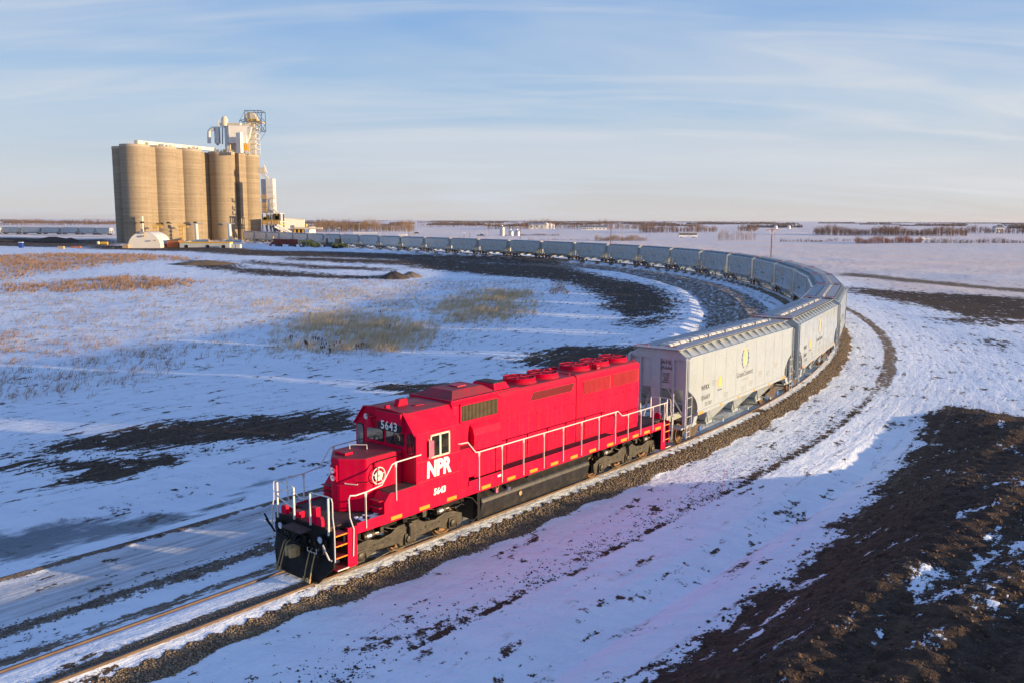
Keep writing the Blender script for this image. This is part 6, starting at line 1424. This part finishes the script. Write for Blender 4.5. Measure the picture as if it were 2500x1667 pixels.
for k, (u, v, w, h, lab) in enumerate(((130,589,26,2.4,'long dark soil pile left of the silos'),(30,589,22,1.5,'lower dark soil pile at the left edge'),(172,588,9,1.6,'small dark soil pile nearest the silos on the left'),(540,613,16,.9,'rough soil pile in front of the site office'))):
    heap('soil_pile', lab, u, v, w, h, 'heap_soil', stretch=.35)

# ------------------------------------------------------------------ poles, bins, vehicles, odds and ends
def pole(u, vb, vt, lab, m='pole_pale', arm=False, r=.16, group='utility poles on the plain'):
    p = gpt(u, vb); t_ = dpt(u, vt, p[1]); h = t_[2]-p[2]
    T = thing('utility_pole', lab, 'utility pole', p, 0, group)
    MB().cyl((0,0,-.5),(0,0,h),r,r*.7,8).build('pole', m, T)
    if arm:
        a = MB().box(-2.0,2.0,-.10,.10,h-.75,h-.5).build('crossarm', 'pole_arm', T)
        for x in (-1.8,-.9,.9,1.8): MB().cyl((x,0,h-.5),(x,0,h-.2),.07,n=6).build('insulator', 'decal_white', a)
        for s in (1,-1): MB().bar((0,-.12,h-1.9),(s*1.1,-.12,h-.7),.12).build('arm_brace', 'decal_white' if arm == 2 else 'pole_arm', a)
paint('pole_arm', (0.42,0.22,0.12), 0.8, 0.15)
pole(1882,632,557,'tall brown utility pole with braced crossarm right of centre','pole_wood',2,.19)
pole(1491,597,556,'brown crossarm pole rising behind the middle of the train','pole_wood',1,.19)
pole(1270,588,553,'dark crossarm pole beside the grain bins','pole_wood',1,.17)
for u, vb, vt, lab in ((764,568,545,'pale pole right of the white shed'),(877,569,544,'pale pole in front of the tan poplars'),(1189,577,545,'thin pale pole behind the dark pickup'),(1366,577,548,'pale pole below the distant farmyard'),(1520,576,552,'pale pole right of the farmhouses'),(1699,576,551,'thin pole above the white coach'),(1891,586,555,'pale pole just behind the tall crossarm pole'),(2080,575,559,'pale pole before the right-hand wood'),(2320,598,559,'pale pole at the right end of the field'),(55,551,537,'pale pole at the far left edge'),(158,551,542,'second pale pole from the left edge'),(275,549,541,'pale pole just left of the silos')):
    pole(u, vb, vt, lab, r=.17)
for k, (u, vb, vt, lab) in enumerate(((828,572,558,'black lamp standard nearest the tan poplars'),(842,573,560,'second black lamp standard behind the train'),(758,570,558,'dark post right of the white shed'),(998,576,556,'thin dark post right of the poplars'),(1133,582,570,'dark lamp post left of the pickup'),(1147,583,572,'short dark post left of the pickup'))):
    p = gpt(u,vb); h = dpt(u,vt,p[1])[2]-p[2]; T = thing('yard_lamp', lab, 'lamp post', p, 0, 'posts along the far roadside')
    MB().cyl((0,0,-.2),(0,0,h),.14,.11,7).build('post', 'frame_dark', T)
    if k in (0,4): MB().box(-1.2,1.2,-.2,.2,h,h+.35).build('lamp_head', 'decal_white', T)
    else: MB().box(-.3,.3,-.2,.2,h,h+.3).build('lamp_head', 'frame_dark', T)
def bin_(u, v, r, h, lab, conef=.4, m='galvanised', name='grain_bin'):
    p = gpt(u, v); T = thing(name, lab, 'grain bin', p, 0, 'steel grain bins')
    b = MB().cyl((0,0,-.2),(0,0,h),r,n=28).build('wall', m, T, smooth=True)
    for k in range(int(h/1.1)): MB().lathe((0,0,.6+k*1.1), [(r,0),(r+.06,.06),(r,.12)], 28).build('ring_band', m, b)
    MB().lathe((0,0,h), [(r+.15,-.05),(r*.25,r*conef),(0,r*conef+.1)], 28).build('cone_roof', m, T, smooth=True)
    MB().lathe((0,0,h+r*conef), [(.5,-.1),(.5,.4),(0,.6)], 10).build('cap', m, T)
bin_(1226,575.5,1.9,6.0,'tall galvanised grain bin nearest the pickup',.7); bin_(1247,575.5,2.3,2.9,'squat galvanised bin, left of the pair',.6); bin_(1263,575.5,2.3,2.9,'squat galvanised bin, right of the pair',.6)
for u, r, h, lab in ((1333,3.6,7.5,'largest bin of the distant farmyard'),(1343,3.0,7.0,'middle bin of the distant farmyard'),(1350.5,2.2,6.0,'smallest bin of the distant farmyard'),(1894,2.4,4.5,'left tiny bin on the right horizon'),(1926,2.4,4.5,'right tiny bin on the right horizon')): bin_(u,560,r,h,lab,.4,'house_white')
def house(u, v, w, dp, h, rh, lab, name='farm_building', roof='roof_grey', wall='house_white'):
    p = gpt(u, v); T = thing(name, lab, 'building', p, 0, 'farm buildings in the distance')
    b = MB().prism([(-w/2,-.3),(w/2,-.3),(w/2,h),(-w/2,h)], 'y', 0, dp).build('wall', wall, T)
    MB().prism([(-.4,h),(dp+.4,h),(dp/2,h+rh)], 'x', -w/2-.4, w/2+.4).build('roof', roof, T)
    for k in range(3): x = -w/2+w*(k+.6)/3.4; MB().box(x-.7,x+.7,-.06,.0,h*.35,h*.75).build('window', 'glass_dark', T)
house(1312,560,24,12,6,2.5,'long white barn left of the farmyard bins',wall='house_white',roof='galvanised'); house(1425,562,7,7,3,2.2,'left white farmhouse among the horizon trees'); house(1440,562.5,9,8,3.2,2.2,'middle white farmhouse among the horizon trees'); house(1466,562.5,16,9,3.2,2.4,'long white farmhouse right of the others')
house(2441,567,10,8,5,2,'white farm building at the far right edge'); 
# vehicles on the far road
def wheels(T, xs, r, half):
    for x in xs:
        for s in (1,-1):
            w = MB().cyl((x,s*half-.12,r),(x,s*half+.12,r),r,n=16).build('wheel', 'rubber', T); MB().cyl((x,s*half-.13,r),(x,s*half+.13,r),r*.5,n=10).build('rim', 'galvanised', w)
p = gpt(1173.5,577.5,-.6); T = thing('pickup_truck', 'dark pickup truck driving along the distant highway', 'pickup', p)
MB().prism([(-2.9,.45),(-2.9,1.05),(-.5,1.1),(-.2,1.75),(1.15,1.78),(1.7,1.1),(2.75,.98),(2.85,.45)], 'y', -.95, .95).build('body', 'car_dark', T, bevel=.06); MB().prism([(-.32,1.12),(-.12,1.68),(1.1,1.70),(1.5,1.12)], 'y', -.965, .965).build('side_window', 'glass_dark', T)
MB().box(2.83,2.88,-.8,-.5,.75,.95).build('headlight', 'lens', T); MB().box(2.83,2.88,.5,.8,.75,.95).build('headlight', 'lens', T); wheels(T,(-1.9,1.9),.40,.85)
p = gpt(1679,581,-.6); T = thing('coach', 'white coach with dark window band on the distant highway', 'coach', p)
MB().prism([(-6.6,.45),(-6.65,2.6),(-6.3,3.45),(6.4,3.45),(6.5,.45)], 'y', -1.27, 1.27).build('body', 'car_white', T, bevel=.12); MB().prism([(-6.35,1.9),(-6.2,3.05),(6.3,3.05),(6.3,2.0),(1.5,1.9)], 'y', -1.285, 1.285).build('window_band', 'glass_dark', T); MB().box(-6.2,6.3,-1.1,1.1,3.45,3.62).build('roof_cap', 'frame_dark', T); MB().box(-6.68,-6.6,-1.0,1.0,1.5,2.9).build('windscreen', 'glass_dark', T)
MB().prism([(-1,.8),(2.5,1.6),(3.2,1.6),(-.3,.8)], 'y', -1.29, -1.275).build('stripe', 'car_dark', T); wheels(T,(-4.6,3.3,4.6),.5,1.1)
p = gpt(2257,587,-.6); T = thing('parked_van', 'small white van parked by the right-hand bushes', 'van', p); MB().prism([(-2.4,.4),(-2.4,1.9),(.9,1.95),(1.6,1.2),(2.5,1.05),(2.5,.4)], 'y', -.95, .95).build('body', 'car_white', T, bevel=.08); MB().prism([(.0,1.2),(.1,1.8),(.85,1.82),(1.4,1.2)], 'y', -.965, .965).build('side_window', 'glass_dark', T); wheels(T,(-1.6,1.6),.35,.85)
p = gpt(891,571.5); T = thing('pipe_stack', 'long white pipes stacked behind the train', 'pipes', p)
for k, (y, z) in enumerate(((0,.4),(.9,.4),(.45,1.15))): MB().cyl((-10,y,z),(10,y,z),.4,n=12).build('pipe', 'house_white', T)
p = gpt(983,577); T = thing('white_crates', 'white pallet crates behind the train right of the poplars', 'crates', p); [MB().box(-3+k*2.1,-1.1+k*2.1,0,2,0,1.5).build('crate', 'house_white', T) for k in range(3)]
def sign(u, vb, vt, lab, m): 
    p = gpt(u, vb); h = dpt(u, vt, p[1])[2]-p[2]; T = thing('road_sign', lab, 'road sign', p, 0, 'signs by the far road'); MB().box(-.08,.08,-.05,.05,0,h).build('post', 'decal_white', T); MB().prism([(0,h-1.3),(.9,h-.4),(0,h+.5),(-.9,h-.4)], 'y', -.08, -.05).build('sign_face', m, T)
sign(1006,576,572,'yellow warning sign behind the train left of the pickup','yellow_paint'); sign(1120,583,581,'yellow sign just above the train roof','yellow_paint'); sign(992,576,573,'white round sign by the crates','decal_white')
p = gpt(1017,571.5,-.6); T = thing('parked_car', 'dark car beside the yellow warning sign', 'car', p); MB().prism([(-2.2,.35),(-2.2,.95),(-1.3,1.05),(-.7,1.5),(.7,1.5),(1.3,1.0),(2.2,.9),(2.2,.35)], 'y', -.9, .9).build('body', 'car_dark', T, bevel=.06); wheels(T,(-1.4,1.4),.33,.8)
# yard clutter left of the silos
p = gpt(52,606); T = thing('portable_toilet', 'blue portable toilet with white roof left of the silos', 'toilet', p); MB().box(-.75,.75,-.6,.6,0,2.1).build('cabin', 'toilet_blue', T, bevel=.04); MB().prism([(-.8,2.1),(.8,2.1),(.65,2.35),(-.65,2.35)], 'y', -.65, .65).build('roof', 'house_white', T); MB().box(-.5,.5,-.63,-.6,.15,1.95).build('door', 'toilet_blue', T)
p = gpt(150,609); T = thing('wooden_crate', 'tan wooden crate right of the blue toilet', 'crate', p)
MB().box(-1.1,1.1,-.6,.6,0,1.15).build('crate_body', 'crate_tan', T)
for k in range(5): MB().box(-1.12,1.12,-.64,-.6,.05+k*.22,.22+k*.22).build('plank', 'crate_tan', T)
p = gpt(186,606); T = thing('timber_stack', 'orange-brown timber stack in the left yard', 'timber', p); [MB().box(-1.9,1.9,-.8+j*.4,-.45+j*.4,.1+k*.2,.28+k*.2).build('beam', 'container_orange', T) for k in range(3) for j in range(4)]
p = gpt(255,599); T = thing('yellow_tank', 'yellow tank lying in the yard beside the silos', 'tank', p); MB().cyl((-1.5,0,.8),(1.5,0,.8),.7,n=16).build('shell', 'yellow_paint', T, smooth=True); MB().box(-1.2,-.9,-.6,.6,0,.5).build('saddle', 'frame_dark', T); MB().box(.9,1.2,-.6,.6,0,.5).build('saddle', 'frame_dark', T)
p = gpt(240,597); T = thing('white_bag', 'pale bulk bag left of the yellow tank', 'bag', p); MB().lathe((0,0,0), [(.6,0),(.75,.3),(.75,1.0),(.5,1.3),(0,1.35)], 10).build('bag', 'crate_cream', T, smooth=True)
p = gpt(273,608); T = thing('debris_pile', 'small pile of boards and rubble left of the tan box', 'debris', p)
for k in range(8): MB().bar((random.uniform(-1,1),random.uniform(-.5,.5),random.uniform(0,.3)),(random.uniform(-1,1),random.uniform(-.5,.5),random.uniform(.1,.6)),.15,.1).build('board', 'crate_tan', T)
p = gpt(1761,1203,-.62); T = thing('survey_stake', 'thin pink survey stake in the snow beside the track', 'stake', p); t2 = dpt(1769,1146,p[1]); MB().bar((0,0,-.2),(t2[0]-p[0],0,t2[2]-p[2]),.04,.015).build('lath', 'stake_pink', T)
p = gpt(1435+0,0+1405,-.7)
# ------------------------------------------------------------------ thin winter haze
hz = MB().box(-26000,26000,-26000,26000,-4,90).build('haze', 'haze_air'); tag(hz, 'thin pale winter haze over the whole plain', kind='stuff')
